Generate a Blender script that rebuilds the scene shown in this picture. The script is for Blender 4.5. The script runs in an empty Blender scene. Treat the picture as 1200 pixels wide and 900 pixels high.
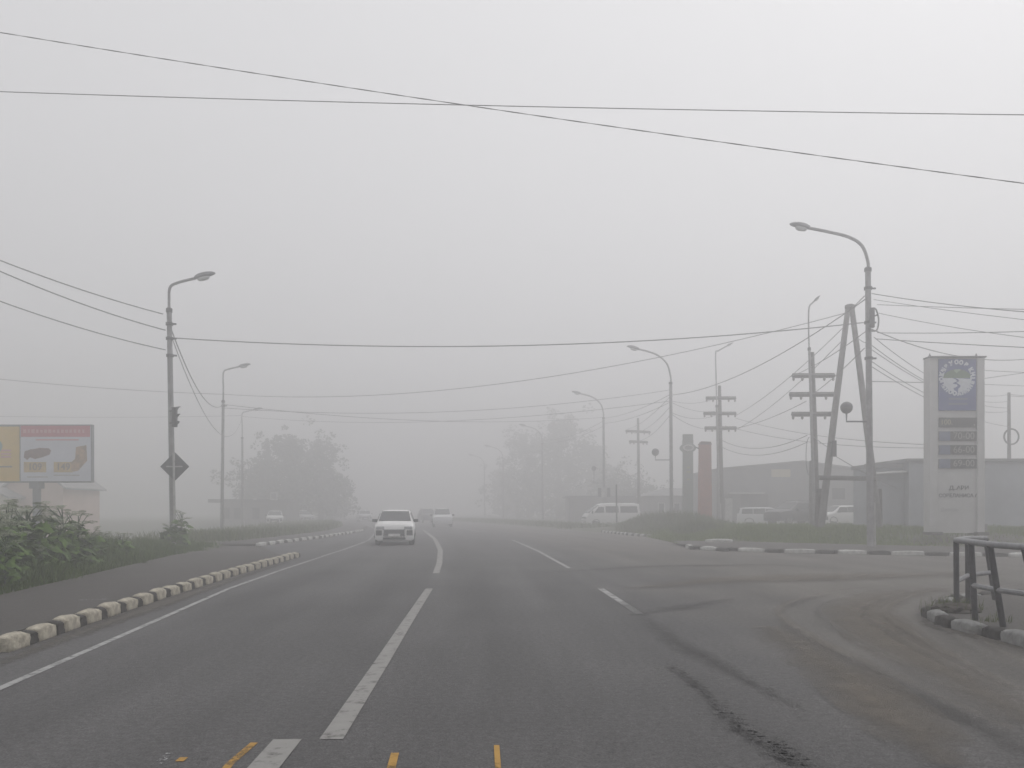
import bpy, bmesh, math, random
from mathutils import Vector, Matrix
R = math.radians
PI = math.pi
rnd = random.Random(11)
S = bpy.context.scene
COL = S.collection

# ------------------------------------------------------------------ helpers
F, CX, HY, EYE = 1000.0, 600.0, 598.0, 1.5       # lens in photo pixels, horizon row, eye height


def P(px, py, z):
    """a point z metres ahead that the photograph shows at (px, py)"""
    return Vector(((px - CX) / F * z, z, EYE + (HY - py) / F * z))


def PG(px, z, h=0.0):
    return Vector(((px - CX) / F * z, z, h))


def xc(y):                                        # the road's centre line
    return -1.15 - 0.0013 * y * y


class MB:
    def __init__(s):
        s.v, s.f, s.uv = [], [], None

    def add(s, vs, fs):
        o = len(s.v)
        s.v += [tuple(v) for v in vs]
        s.f += [tuple(i + o for i in f) for f in fs]
        return s

    def box(s, c, d, rz=0.0, m=None, taper=1.0):
        x, y, z = d[0] / 2, d[1] / 2, d[2] / 2
        t = taper
        vs = [Vector(p) for p in ((-x, -y, -z), (x, -y, -z), (x, y, -z), (-x, y, -z),
                                  (-x * t, -y * t, z), (x * t, -y * t, z), (x * t, y * t, z), (-x * t, y * t, z))]
        M = m if m is not None else Matrix.Rotation(rz, 3, 'Z')
        vs = [M @ v + Vector(c) for v in vs]
        return s.add(vs, [(0, 3, 2, 1), (4, 5, 6, 7), (0, 1, 5, 4), (1, 2, 6, 5), (2, 3, 7, 6), (3, 0, 4, 7)])

    def tube(s, pts, r, n=8, cap=True):
        pts = [Vector(p) for p in pts]
        rs = r if isinstance(r, (list, tuple)) else [r] * len(pts)
        rings = []
        up = Vector((0, 0, 1))
        t0 = (pts[1] - pts[0]).normalized()
        a = t0.cross(up)
        if a.length < .05:
            a = t0.cross(Vector((0, 1, 0)))
        a.normalize()
        o = len(s.v)
        for i, p in enumerate(pts):
            t = (pts[min(i + 1, len(pts) - 1)] - pts[max(i - 1, 0)]).normalized()
            a = (a - t * a.dot(t)).normalized()
            b = t.cross(a)
            for k in range(n):
                an = 2 * PI * k / n
                s.v.append(tuple(p + (a * math.cos(an) + b * math.sin(an)) * rs[i]))
        for i in range(len(pts) - 1):
            for k in range(n):
                k2 = (k + 1) % n
                s.f.append((o + i * n + k, o + i * n + k2, o + (i + 1) * n + k2, o + (i + 1) * n + k))
        if cap:
            s.f.append(tuple(o + k for k in reversed(range(n))))
            s.f.append(tuple(o + (len(pts) - 1) * n + k for k in range(n)))
        return s

    def lathe(s, prof, c=(0, 0, 0), n=16, m=None):
        M = m if m is not None else Matrix.Identity(3)
        o = len(s.v)
        for r, z in prof:
            for k in range(n):
                an = 2 * PI * k / n
                s.v.append(tuple(M @ Vector((r * math.cos(an), r * math.sin(an), z)) + Vector(c)))
        for i in range(len(prof) - 1):
            for k in range(n):
                k2 = (k + 1) % n
                s.f.append((o + i * n + k, o + i * n + k2, o + (i + 1) * n + k2, o + (i + 1) * n + k))
        s.f.append(tuple(o + k for k in reversed(range(n))))
        s.f.append(tuple(o + (len(prof) - 1) * n + k for k in range(n)))
        return s

    def prism(s, poly, d, thick):
        """flat outline 'poly' (3-D points) extruded by vector d*thick"""
        n = len(poly)
        d = Vector(d) * thick
        vs = [Vector(p) for p in poly] + [Vector(p) + d for p in poly]
        fs = [tuple(reversed(range(n))), tuple(range(n, 2 * n))]
        fs += [(i, (i + 1) % n, n + (i + 1) % n, n + i) for i in range(n)]
        return s.add(vs, fs)

    def build(s, name, mat, parent=None, smooth=False, bevel=0.0, loc=None):
        me = bpy.data.meshes.new(name)
        me.from_pydata(s.v, [], s.f)
        me.update()
        bm = bmesh.new()
        bm.from_mesh(me)
        bmesh.ops.recalc_face_normals(bm, faces=bm.faces)
        bm.to_mesh(me)
        bm.free()
        return link(name, me, mat, parent, smooth, bevel, loc)


def link(name, me, mat, parent=None, smooth=False, bevel=0.0, loc=None):
    o = bpy.data.objects.new(name, me)
    COL.objects.link(o)
    if mat:
        me.materials.append(mat)
    if parent:
        o.parent = parent
    if smooth:
        me.shade_smooth()
        try:
            me.set_sharp_from_angle(angle=R(40))
        except Exception:
            pass
    if bevel:
        b = o.modifiers.new('bevel', 'BEVEL')
        b.width = bevel
        b.segments = 2
        b.limit_method = 'ANGLE'
        b.angle_limit = R(35)
    if loc is not None:
        o.location = loc
    return o


def sheet(name, verts, faces, mat, parent=None, kind=None, uvs=None):
    me = bpy.data.meshes.new(name)
    me.from_pydata([tuple(v) for v in verts], [], faces)
    if uvs:
        ul = me.uv_layers.new(name='UVMap')
        for l in me.loops:
            ul.data[l.index].uv = uvs[l.vertex_index]
    me.update()
    o = link(name, me, mat, parent)
    if kind:
        o['kind'] = kind
    return o


def tag(o, label, cat, group=None):
    o['label'] = label
    o['category'] = cat
    if group:
        o['group'] = group
    return o


def empty(name, loc, label, cat, group=None, rz=0.0):
    o = bpy.data.objects.new(name, None)
    COL.objects.link(o)
    o.empty_display_size = .2
    o.location = loc
    o.rotation_euler = (0, 0, rz)
    return tag(o, label, cat, group)


def copy_tree(o, parent=None):
    c = o.copy()
    COL.objects.link(c)
    c.parent = parent
    for ch in list(o.children):
        copy_tree(ch, c)
    return c


# ------------------------------------------------------------------ materials
def nodes_of(name):
    m = bpy.data.materials.new(name)
    m.use_nodes = True
    nt = m.node_tree
    return m, nt, nt.nodes['Principled BSDF'], nt.nodes, nt.links


def mat(name, col, rough=.7, metal=0.0, var=.15, scale=6.0, bump=0.0, bscale=40.0, col2=None, spec=None, alpha=None):
    m, nt, b, N, L = nodes_of(name)
    tc = N.new('ShaderNodeTexCoord')
    nz = N.new('ShaderNodeTexNoise')
    nz.inputs['Scale'].default_value = scale
    nz.inputs['Detail'].default_value = 6
    nz.inputs['Roughness'].default_value = .65
    L.new(tc.outputs['Object'], nz.inputs['Vector'])
    mx = N.new('ShaderNodeMix')
    mx.data_type = 'RGBA'
    c2 = col2 if col2 else tuple(max(0, c * (1 - var * 2)) for c in col)
    c1 = col if col2 else tuple(min(1, c * (1 + var)) for c in col)
    rp = N.new('ShaderNodeMapRange')
    rp.inputs[1].default_value = .3
    rp.inputs[2].default_value = .7
    L.new(nz.outputs['Fac'], rp.inputs[0])
    L.new(rp.outputs[0], mx.inputs[0])
    mx.inputs[6].default_value = (*c2, 1)
    mx.inputs[7].default_value = (*c1, 1)
    L.new(mx.outputs[2], b.inputs['Base Color'])
    b.inputs['Roughness'].default_value = rough
    b.inputs['Metallic'].default_value = metal
    if spec is not None:
        b.inputs['Specular IOR Level'].default_value = spec
    if bump:
        n2 = N.new('ShaderNodeTexNoise')
        n2.inputs['Scale'].default_value = bscale
        n2.inputs['Detail'].default_value = 4
        L.new(tc.outputs['Object'], n2.inputs['Vector'])
        bp = N.new('ShaderNodeBump')
        bp.inputs['Strength'].default_value = bump
        bp.inputs['Distance'].default_value = .02
        L.new(n2.outputs['Fac'], bp.inputs['Height'])
        L.new(bp.outputs['Normal'], b.inputs['Normal'])
    return m


def foliage(name, a, b_, scale=1.2):
    m, nt, b, N, L = nodes_of(name)
    geo = N.new('ShaderNodeNewGeometry')
    tc = N.new('ShaderNodeTexCoord')
    nz = N.new('ShaderNodeTexNoise')
    nz.inputs['Scale'].default_value = scale
    L.new(tc.outputs['Object'], nz.inputs['Vector'])
    ad = N.new('ShaderNodeMath')
    ad.operation = 'ADD'
    L.new(nz.outputs['Fac'], ad.inputs[0])
    L.new(geo.outputs['Random Per Island'], ad.inputs[1])
    hl = N.new('ShaderNodeMath')
    hl.operation = 'MULTIPLY'
    hl.inputs[1].default_value = .6
    L.new(ad.outputs[0], hl.inputs[0])
    mx = N.new('ShaderNodeMix')
    mx.data_type = 'RGBA'
    L.new(hl.outputs[0], mx.inputs[0])
    mx.inputs[6].default_value = (*a, 1)
    mx.inputs[7].default_value = (*b_, 1)
    L.new(mx.outputs[2], b.inputs['Base Color'])
    b.inputs['Roughness'].default_value = .6
    b.inputs['Specular IOR Level'].default_value = .25
    return m


M = {}
M['kerb_white'] = mat('kerb_white', (.57, .53, .43), .9, var=.22, scale=9, bump=.8, bscale=30, col2=(.22, .195, .155))
M['kerb_island'] = mat('kerb_island', (.30, .30, .295), .9, var=.2, scale=9, bump=.6, bscale=25, col2=(.17, .17, .165))
M['kerb_dark'] = mat('kerb_dark', (.055, .051, .046), .9, var=.3, scale=9, bump=.6, bscale=25)
M['kerb_grey'] = mat('kerb_grey', (.64, .64, .61), .9, var=.2, scale=9, bump=.5, bscale=25, col2=(.34, .34, .32))
M['pole_steel'] = mat('pole_steel', (.28, .28, .285), .65, metal=.1, var=.2, scale=3)
M['pole_pale'] = mat('pole_pale', (.46, .46, .45), .6, var=.2, scale=4)
M['lamp_grey'] = mat('lamp_grey', (.13, .13, .14), .5, metal=.3, var=.15)
M['lens'] = mat('lens', (.55, .56, .56), .25, var=.05)
M['concrete'] = mat('concrete', (.20, .195, .19), .9, var=.2, scale=4, bump=.3)
M['wood_pole'] = mat('wood_pole', (.12, .115, .11), .9, var=.3, scale=5, bump=.5, bscale=12)
M['dark_metal'] = mat('dark_metal', (.06, .06, .065), .6, metal=.2)
M['black'] = mat('black', (.02, .02, .022), .5, var=.1)
M['wire'] = mat('wire', (.22, .22, .225), .7, var=.1)
M['wire_pale'] = mat('wire_pale', (.30, .30, .305), .7, var=.1)
M['insulator'] = mat('insulator', (.18, .16, .15), .35)
M['sign_back'] = mat('sign_back', (.09, .095, .10), .6, metal=.2, var=.15)
M['white_paint'] = mat('white_paint', (.80, .80, .79), .3, var=.03, spec=.5)
M['silver_paint'] = mat('silver_paint', (.66, .67, .68), .3, metal=.0, var=.03)
M['dark_paint'] = mat('dark_paint', (.05, .05, .06), .3, var=.05)
M['van_paint'] = mat('van_paint', (.75, .75, .74), .35, var=.04)
M['pale_paint'] = mat('pale_paint', (.62, .63, .64), .35, var=.04)
M['glass'] = mat('glass', (.03, .035, .04), .08, var=.05, spec=.6)
M['tyre'] = mat('tyre', (.025, .025, .025), .9)
M['rim'] = mat('rim', (.30, .30, .31), .4, metal=.6)
M['headlight'] = mat('headlight', (.40, .41, .42), .12, var=.1, spec=.8)
M['taillight'] = mat('taillight', (.25, .03, .03), .2)
M['plate'] = mat('plate', (.72, .72, .70), .5)
M['grille'] = mat('grille', (.035, .035, .038), .5)
M['chrome'] = mat('chrome', (.45, .45, .46), .25, metal=.6)
M['seat'] = mat('seat', (.08, .08, .085), .8)
M['rail_post'] = mat('rail_post', (.055, .055, .06), .55, var=.35, scale=9, bump=.2)
M['rail_top'] = mat('rail_top', (.27, .27, .28), .5, var=.3, scale=9, col2=(.14, .14, .15))
M['totem_white'] = mat('totem_white', (.54, .54, .53), .5, var=.06, scale=1.5)
M['totem_blue'] = mat('totem_blue', (.012, .045, .24), .7, var=.08, scale=2, spec=.15)
M['emblem_white'] = mat('emblem_white', (.66, .70, .76), .6, var=.08)
M['emblem_green'] = mat('emblem_green', (.02, .11, .015), .6, var=.15)
M['emblem_lightgreen'] = mat('emblem_lightgreen', (.30, .42, .28), .6, var=.15)
M['panel_dark'] = mat('panel_dark', (.012, .0115, .011), .7, var=.1, spec=.15)
M['panel_blue'] = mat('panel_blue', (.07, .10, .19), .4, var=.1)
M['digit'] = mat('digit', (.30, .30, .27), .5, var=.05)
M['digit_yellow'] = mat('digit_yellow', (.33, .31, .18), .5, var=.05)
M['text_grey'] = mat('text_grey', (.03, .033, .037), .6, var=.2, scale=20)
M['text_faint'] = mat('text_faint', (.40, .40, .40), .6, var=.1)
M['soil'] = mat('soil', (.06, .052, .043), .95, var=.35, scale=7, bump=1, bscale=10)
M['wall_white'] = mat('wall_white', (.40, .42, .45), .8, var=.1, scale=.6, bump=.1)
M['wall_grey'] = mat('wall_grey', (.27, .27, .275), .85, var=.12, scale=.5)
M['wall_dark'] = mat('wall_dark', (.19, .185, .19), .85, var=.12, scale=.5)
M['roof_dark'] = mat('roof_dark', (.15, .15, .155), .8, var=.15, scale=1)
M['roof_grey'] = mat('roof_grey', (.26, .26, .265), .8, var=.15, scale=1)
M['wall_pink'] = mat('wall_pink', (.60, .44, .37), .85, var=.08, scale=.5)
M['wall_cream'] = mat('wall_cream', (.55, .50, .38), .85, var=.08, scale=.5)
M['trim_pale'] = mat('trim_pale', (.55, .55, .54), .7)
M['totem_green'] = mat('totem_green', (.16, .19, .165), .6, var=.1)
M['motif_green'] = mat('motif_green', (.24, .26, .07), .6)
M['totem_red'] = mat('totem_red', (.33, .105, .06), .7, var=.15, scale=2)
M['board_yellow'] = mat('board_yellow', (.66, .44, .07), .6, var=.08, scale=1)
M['board_white'] = mat('board_white', (.62, .64, .72), .6, var=.05, scale=1)
M['board_red'] = mat('board_red', (.48, .07, .10), .6, var=.08, scale=1)
M['board_brown'] = mat('board_brown', (.17, .08, .07), .6, var=.3, scale=4)
M['board_tan'] = mat('board_tan', (.52, .37, .13), .6, var=.15, scale=4)
M['board_tan2'] = mat('board_tan2', (.42, .26, .13), .6, var=.3, scale=4)
M['board_print'] = mat('board_print', (.16, .12, .10), .6, var=.1)
M['board_pink'] = mat('board_pink', (.62, .30, .32), .6, var=.1)
M['board_teal'] = mat('board_teal', (.16, .30, .26), .6, var=.1)
M['board_steel'] = mat('board_steel', (.16, .17, .19), .6, var=.1)
M['bark'] = mat('bark', (.07, .06, .05), .95, var=.3, scale=4, bump=.6)
M['leaf_dark'] = foliage('leaf_dark', (.014, .030, .013), (.05, .082, .032))
M['leaf_mid'] = foliage('leaf_mid', (.022, .045, .016), (.065, .105, .038))
M['conifer'] = foliage('conifer', (.012, .025, .015), (.03, .05, .026))
M['grass_left'] = foliage('grass_left', (.022, .050, .002), (.09, .15, .010), .7)
M['grass_right'] = foliage('grass_right', (.05, .085, .002), (.15, .215, .010), .5)
M['grass_tall'] = foliage('grass_tall', (.04, .066, .012), (.12, .15, .035), .5)
M['weed_leaf'] = foliage('weed_leaf', (.024, .062, .004), (.11, .20, .022), 2.5)
M['weed_stem'] = mat('weed_stem', (.07, .11, .05), .7)
M['umbel'] = foliage('umbel', (.22, .26, .16), (.52, .55, .44), 5)
M['line_white'] = None


def decal(name, col, rough, thr, soft, scale, stretch=(1, 1, 1), edge=True, strength=1.0):
    """worn paint, tar or dust on the asphalt: ragged, see-through where it has gone"""
    m, nt, b, N, L = nodes_of(name)
    tc = N.new('ShaderNodeTexCoord')
    mp = N.new('ShaderNodeMapping')
    mp.inputs['Scale'].default_value = stretch
    L.new(tc.outputs['Object'], mp.inputs['Vector'])
    nz = N.new('ShaderNodeTexNoise')
    nz.inputs['Scale'].default_value = scale
    nz.inputs['Detail'].default_value = 8
    nz.inputs['Roughness'].default_value = .7
    L.new(mp.outputs[0], nz.inputs['Vector'])
    src = nz.outputs['Fac']
    if edge:
        uv = N.new('ShaderNodeSeparateXYZ')
        L.new(tc.outputs['UV'], uv.inputs[0])
        def tri(o):
            a = N.new('ShaderNodeMath'); a.operation = 'SUBTRACT'; a.inputs[1].default_value = .5
            L.new(o, a.inputs[0])
            c = N.new('ShaderNodeMath'); c.operation = 'ABSOLUTE'
            L.new(a.outputs[0], c.inputs[0])
            return c.outputs[0]
        q = N.new('ShaderNodeMath'); q.operation = 'MULTIPLY_ADD'
        q.inputs[1].default_value = -1.0; q.inputs[2].default_value = .25
        L.new(tri(uv.outputs[0]), q.inputs[0])
        s = N.new('ShaderNodeMath'); s.operation = 'ADD'
        L.new(q.outputs[0], s.inputs[0]); L.new(nz.outputs['Fac'], s.inputs[1])
        q2 = N.new('ShaderNodeMath'); q2.operation = 'MULTIPLY_ADD'
        q2.inputs[1].default_value = -.8; q2.inputs[2].default_value = .2
        L.new(tri(uv.outputs[1]), q2.inputs[0])
        s2 = N.new('ShaderNodeMath'); s2.operation = 'ADD'
        L.new(q2.outputs[0], s2.inputs[0]); L.new(s.outputs[0], s2.inputs[1])
        src = s2.outputs[0]
    mr = N.new('ShaderNodeMapRange')
    mr.inputs[1].default_value = thr - soft
    mr.inputs[2].default_value = thr + soft
    mr.inputs[4].default_value = strength
    L.new(src, mr.inputs[0])
    tr = N.new('ShaderNodeBsdfTransparent')
    ms = N.new('ShaderNodeMixShader')
    L.new(mr.outputs[0], ms.inputs[0])
    L.new(tr.outputs[0], ms.inputs[1])
    L.new(b.outputs[0], ms.inputs[2])
    L.new(ms.outputs[0], N['Material Output'].inputs['Surface'])
    mx = N.new('ShaderNodeMix'); mx.data_type = 'RGBA'
    L.new(nz.outputs['Fac'], mx.inputs[0])
    mx.inputs[6].default_value = (*[c * .7 for c in col], 1)
    mx.inputs[7].default_value = (*[min(1, c * 1.15) for c in col], 1)
    L.new(mx.outputs[2], b.inputs['Base Color'])
    b.inputs['Roughness'].default_value = rough
    return m


M['line_white'] = decal('line_white', (.275, .27, .258), .9, .33, .14, 7, edge=False)
M['line_thin'] = decal('line_thin', (.34, .34, .335), .9, .36, .14, 6, edge=False)
M['line_orange'] = decal('line_orange', (.42, .24, .05), .85, .42, .10, 4, edge=False)
M['line_speck'] = decal('line_speck', (.32, .32, .32), .85, .54, .05, 22, edge=False)
M['tar'] = decal('tar', (.034, .033, .032), .85, .645, .05, 17, edge=True, strength=.62)
M['tar_soft'] = decal('tar_soft', (.045, .043, .042), .85, .62, .24, 4, edge=True, strength=.36)
M['flecks'] = decal('flecks', (.03, .029, .028), .8, .665, .03, 13, edge=False, strength=.6)
M['pit'] = mat('pit', (.047, .046, .045), .9, var=.2, scale=20)
M['dust'] = decal('dust', (.145, .125, .10), .95, .58, .34, 2.2, edge=True, strength=.68)
M['track_dark'] = decal('track_dark', (.045, .043, .042), .85, .64, .26, 6, edge=True, strength=.26)
M['track_dust'] = decal('track_dust', (.145, .125, .10), .95, .62, .34, 5, edge=True, strength=.38)
M['grit'] = decal('grit', (.115, .105, .09), .95, .60, .14, 9, edge=True, strength=.7)


def asphalt(name, base, warm, tracks):
    m, nt, b, N, L = nodes_of(name)
    tc = N.new('ShaderNodeTexCoord')
    sp = N.new('ShaderNodeSeparateXYZ')
    L.new(tc.outputs['Object'], sp.inputs[0])

    def math_(op, a, b_=None, c_=None):
        n = N.new('ShaderNodeMath'); n.operation = op
        for i, v in enumerate((a, b_, c_)):
            if v is None: continue
            if isinstance(v, (int, float)): n.inputs[i].default_value = v
            else: L.new(v, n.inputs[i])
        return n.outputs[0]
    y2 = math_('MULTIPLY', sp.outputs[1], sp.outputs[1])
    u = math_('ADD', math_('MULTIPLY_ADD', y2, .0013, 1.15), sp.outputs[0])   # metres from the centre line
    cv = N.new('ShaderNodeCombineXYZ')
    L.new(u, cv.inputs[0]); L.new(math_('MULTIPLY', sp.outputs[1], .07), cv.inputs[1])
    big = N.new('ShaderNodeTexNoise'); big.inputs['Scale'].default_value = 1.3; big.inputs['Detail'].default_value = 4
    L.new(cv.outputs[0], big.inputs['Vector'])
    pat = N.new('ShaderNodeTexNoise'); pat.inputs['Scale'].default_value = .35; pat.inputs['Detail'].default_value = 6
    L.new(tc.outputs['Object'], pat.inputs['Vector'])
    agg = N.new('ShaderNodeTexNoise'); agg.inputs['Scale'].default_value = 55; agg.inputs['Detail'].default_value = 3
    agg.inputs['Roughness'].default_value = .8
    L.new(tc.outputs['Object'], agg.inputs['Vector'])
    vor = N.new('ShaderNodeTexVoronoi'); vor.inputs['Scale'].default_value = 90
    L.new(tc.outputs['Object'], vor.inputs['Vector'])
    v = math_('MULTIPLY_ADD', big.outputs['Fac'], .95 if tracks else .15, .52 if tracks else .92)
    v = math_('MULTIPLY', v, math_('MULTIPLY_ADD', pat.outputs['Fac'], .6, .70))
    v = math_('MULTIPLY', v, math_('MULTIPLY_ADD', agg.outputs['Fac'], 2.6, -.30))
    g2 = N.new('ShaderNodeTexNoise'); g2.inputs['Scale'].default_value = 17; g2.inputs['Detail'].default_value = 3
    L.new(tc.outputs['Object'], g2.inputs['Vector'])
    v = math_('MULTIPLY', v, math_('MULTIPLY_ADD', g2.outputs['Fac'], 1.1, .45))
    v = math_('MULTIPLY', v, math_('MULTIPLY_ADD', vor.outputs['Distance'], .5, .8))
    if tracks:
        # the two wheel paths of each lane are polished a little darker
        w = math_('COSINE', math_('MULTIPLY', u, 2 * PI / 1.8))
        v = math_('MULTIPLY', v, math_('MULTIPLY_ADD', w, .07, 1.0))
    mx = N.new('ShaderNodeMix'); mx.data_type = 'RGBA'
    mr = N.new('ShaderNodeMapRange'); mr.interpolation_type = 'SMOOTHSTEP'
    mr.inputs[1].default_value = 2.5; mr.inputs[2].default_value = 7.5
    ns = math_('MULTIPLY_ADD', math_('SUBTRACT', pat.outputs['Fac'], .5), 6.0, u)
    L.new(ns, mr.inputs[0]); L.new(mr.outputs[0], mx.inputs[0])
    mx.inputs[6].default_value = (*base, 1); mx.inputs[7].default_value = (*warm, 1)
    sc = N.new('ShaderNodeVectorMath'); sc.operation = 'SCALE'
    L.new(mx.outputs[2], sc.inputs[0]); L.new(v, sc.inputs['Scale'])
    L.new(sc.outputs[0], b.inputs['Base Color'])
    b.inputs['Roughness'].default_value = .82
    b.inputs['Specular IOR Level'].default_value = .35
    bp = N.new('ShaderNodeBump'); bp.inputs['Strength'].default_value = .5; bp.inputs['Distance'].default_value = .006
    L.new(math_('ADD', agg.outputs['Fac'], vor.outputs['Distance']), bp.inputs['Height'])
    L.new(bp.outputs['Normal'], b.inputs['Normal'])
    return m


M['asphalt'] = asphalt('asphalt', (.079, .0775, .0775), (.099, .092, .083), True)
M['pavement'] = asphalt('pavement_asphalt', (.060, .055, .051), (.066, .061, .056), False)
M['ground'] = mat('ground_earth', (.085, .095, .05), .95, var=.3, scale=.4, bump=.5, bscale=4, col2=(.05, .06, .03))

# ------------------------------------------------------------------ ground, road, pavements
LK = [(0, -4.2), (5, -4.95), (8.98, -5.39), (11.4, -5.68), (15.15, -6.06), (20, -6.45), (26.3, -6.84)]   # left kerb (y, x)
RK2 = [(35.7, -10.6), (45, -10.35), (55, -10.45), (62, -10.9), (75, -12.6), (95, -17.6), (120, -25.5), (160, -40.3), (250, -88)]  # far left edge


def lerp_tab(t, y):
    if y <= t[0][0]: return t[0][1]
    for (a, xa), (b, xb) in zip(t, t[1:]):
        if y <= b: return xa + (xb - xa) * (y - a) / (b - a)
    return t[-1][1]


def verge_edge(y):
    return -8.2 - (y - 13.6) * .17


def sstep(a, b, t):
    t = min(1, max(0, (t - a) / (b - a)))
    return t * t * (3 - 2 * t)


def right_edge(y):
    return lerp_tab([(31, 7.2), (34, 7.3), (40, 7.7), (48, 7.9), (58, 6.0), (66, 4.2), (80, .9), (100, -4.0), (130, -13), (160, -24), (250, -70)], y)


def gh(x, y):
    """ground height: mound behind the right kerb, land falling away on the left"""
    h = -.03
    if y > 30:
        d = x - right_edge(y)
        front = y - (36.5 - .28 * (x - 8)) if x > 6 else 5
        front = min(front, y - 31.5)
        m = min(sstep(0.0, 5.0, front), sstep(.3, 4.0, d))
        h += m * .54 * (1 - .85 * sstep(56, 76, y))
        if d > 0.2:
            h = max(h, -.03 + .16 * sstep(.2, .5, d) * (1 if y > 46 else 0))
    if x < 0:
        d = verge_edge(y) - x
        if d > 0 and y < 40:
            h += .14 * sstep(0, .4, d)
            h -= 3.2 * sstep(2.2, 12, d)
        elif y >= 40:
            d2 = lerp_tab(RK2, y) - 2.5 - x
            h -= 1.2 * sstep(4, 22, d2) * (1 - sstep(70, 120, y)) + 2.0 * sstep(4, 22, d2) * (1 - sstep(40, 55, y))
    return h


ax = [-1500, -700, -300, -150, -90] + [-70 + 2.5 * i for i in range(18)] + [-25 + 0.6 * i for i in range(84)] + [26 + 3 * i for i in range(15)] + [90, 150, 300, 700, 1500]
ay = [-1500, -500, -150, -50, -20] + [-8 + 2 * i for i in range(8)] + [8.5 + .6 * i for i in range(84)] + [60 + 3 * i for i in range(30)] + [170, 220, 300, 500, 900, 1500]
gv = [(x, y, gh(x, y)) for y in ay for x in ax]
nx = len(ax)
gf = [(j * nx + i, j * nx + i + 1, (j + 1) * nx + i + 1, (j + 1) * nx + i) for j in range(len(ay) - 1) for i in range(nx - 1)]
g = sheet('ground', gv, gf, M['ground'], kind='structure')
g.data.shade_smooth()

# road: one sheet, the junction's arm running off to the right
ys = [-12, 0, 5, 9, 11.4, 15, 20, 26.3, 29, 31, 33, 35.7, 40, 45, 48, 52, 55, 58, 62, 66, 75, 80, 95, 100, 120, 130, 160, 250]
rv, rf = [], []
for y in ys:
    if y <= 26.3:
        xl = lerp_tab(LK, y) - .05
    elif y < 35.7:
        xl = -6.84 + (-10.6 + 6.84) * (y - 26.3) / (35.7 - 26.3)
    else:
        xl = lerp_tab(RK2, y)
    xr = 90 if y <= 31 else right_edge(y) + .05
    rv += [(xl, y, 0), (xr, y, 0)]
for i in range(len(ys) - 1):
    rf.append((2 * i, 2 * i + 1, 2 * i + 3, 2 * i + 2))
sheet('road', rv, rf, M['asphalt'], kind='structure')

# left pavement (raised)
pys = [-12, 0, 5, 9, 12, 15, 18, 21, 24, 26.3, 29, 32, 35.5]
pv, pf = [], []
for y in pys:
    xk = (lerp_tab(LK, y) - .20) if y <= 26.3 else -7.04 + (-10.5 + 6.84) * (y - 26.3) / (35.7 - 26.3)
    xe = verge_edge(y) - .12 if y < 30 else verge_edge(y) - .6
    h = .115 if y < 26.3 else .115 - .10 * sstep(26.3, 33, y)
    pv += [(xe, y, h), (xk, y, h), (xk + .03, y, -.02)]
for i in range(len(pys) - 1):
    a = 3 * i
    pf += [(a, a + 1, a + 4, a + 3), (a + 1, a + 2, a + 5, a + 4)]
sheet('pavement_left', pv, pf, M['pavement'], kind='structure')
# far left pavement behind the second kerb
pv, pf = [], []
for y in [35.7, 45, 55, 62, 75, 95, 120]:
    x = lerp_tab(RK2, y) - .17
    pv += [(x - 2.2, y, .09), (x, y, .09), (x + .02, y, -.02)]
for i in range(6):
    a = 3 * i
    pf += [(a, a + 1, a + 4, a + 3), (a + 1, a + 2, a + 5, a + 4)]
sheet('pavement_left_far', pv, pf, M['pavement'], kind='structure')
# right pavement behind the long kerb
front = [(6.95, 33.2), (7.4, 32.0), (8.6, 30.9), (10.3, 29.75), (14.2, 28.0), (18, 27.0), (30, 25.5), (60, 24)]
back = [(7.2, 38.5), (8.2, 38.8), (9.5, 38.3), (11.0, 37.0), (15.2, 33.8), (18.6, 31.6), (30, 29.5), (60, 28)]
pv = [(x, y + .16, .12) for x, y in front] + [(x, y, .12) for x, y in back]
n = len(front)
sheet('pavement_right', pv, [(i, i + 1, n + i + 1, n + i) for i in range(n - 1)], M['pavement'], kind='structure')
# near right island
isl = [(5.72, 2.0), (5.76, 8.0), (5.78, 9.4), (5.74, 10.4), (5.72, 11.0), (5.85, 11.5), (6.3, 12.3), (7.2, 13.6), (8.6, 14.55), (12, 15.3), (40, 16.5), (40, 2)]
sheet('pavement_island', [(x, y, .115) for x, y in isl], [tuple(range(len(isl)))], M['pavement'], kind='structure')


def strip(name, pts, w, mt, h=.005, kind='structure', n=None):
    """a painted or worn strip along ground points [(x, y)], width(s) w"""
    pts = [Vector((p[0], p[1], 0)) for p in pts]
    k = len(pts)
    vs, uvs = [], []
    for i, p in enumerate(pts):
        t = (pts[min(i + 1, k - 1)] - pts[max(i - 1, 0)]).normalized()
        nrm = Vector((t.y, -t.x, 0))
        ww = w[i] if isinstance(w, (list, tuple)) else w
        for s_ in (-1, 0, 1):
            q = p + nrm * ww * .5 * s_
            vs.append((q.x, q.y, h))
            uvs.append(((s_ + 1) / 2, i / (k - 1)))
    fs = []
    for i in range(k - 1):
        a = 3 * i
        fs += [(a, a + 3, a + 4, a + 1), (a + 1, a + 4, a + 5, a + 2)]
    return sheet(name, vs, fs, mt, kind=kind, uvs=uvs)


def arc_path(pts, n=7):
    out = []
    Q = [Vector(p) for p in pts]
    for i in range(len(Q) - 1):
        p0, p1, p2, p3 = Q[max(i - 1, 0)], Q[i], Q[i + 1], Q[min(i + 2, len(Q) - 1)]
        for k in range(n):
            t = k / n
            out.append(tuple(.5 * ((2 * p1) + (p2 - p0) * t + (2 * p0 - 5 * p1 + 4 * p2 - p3) * t * t + (-p0 + 3 * p1 - 3 * p2 + p3) * t ** 3)))
    out.append(tuple(Q[-1]))
    return out


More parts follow.
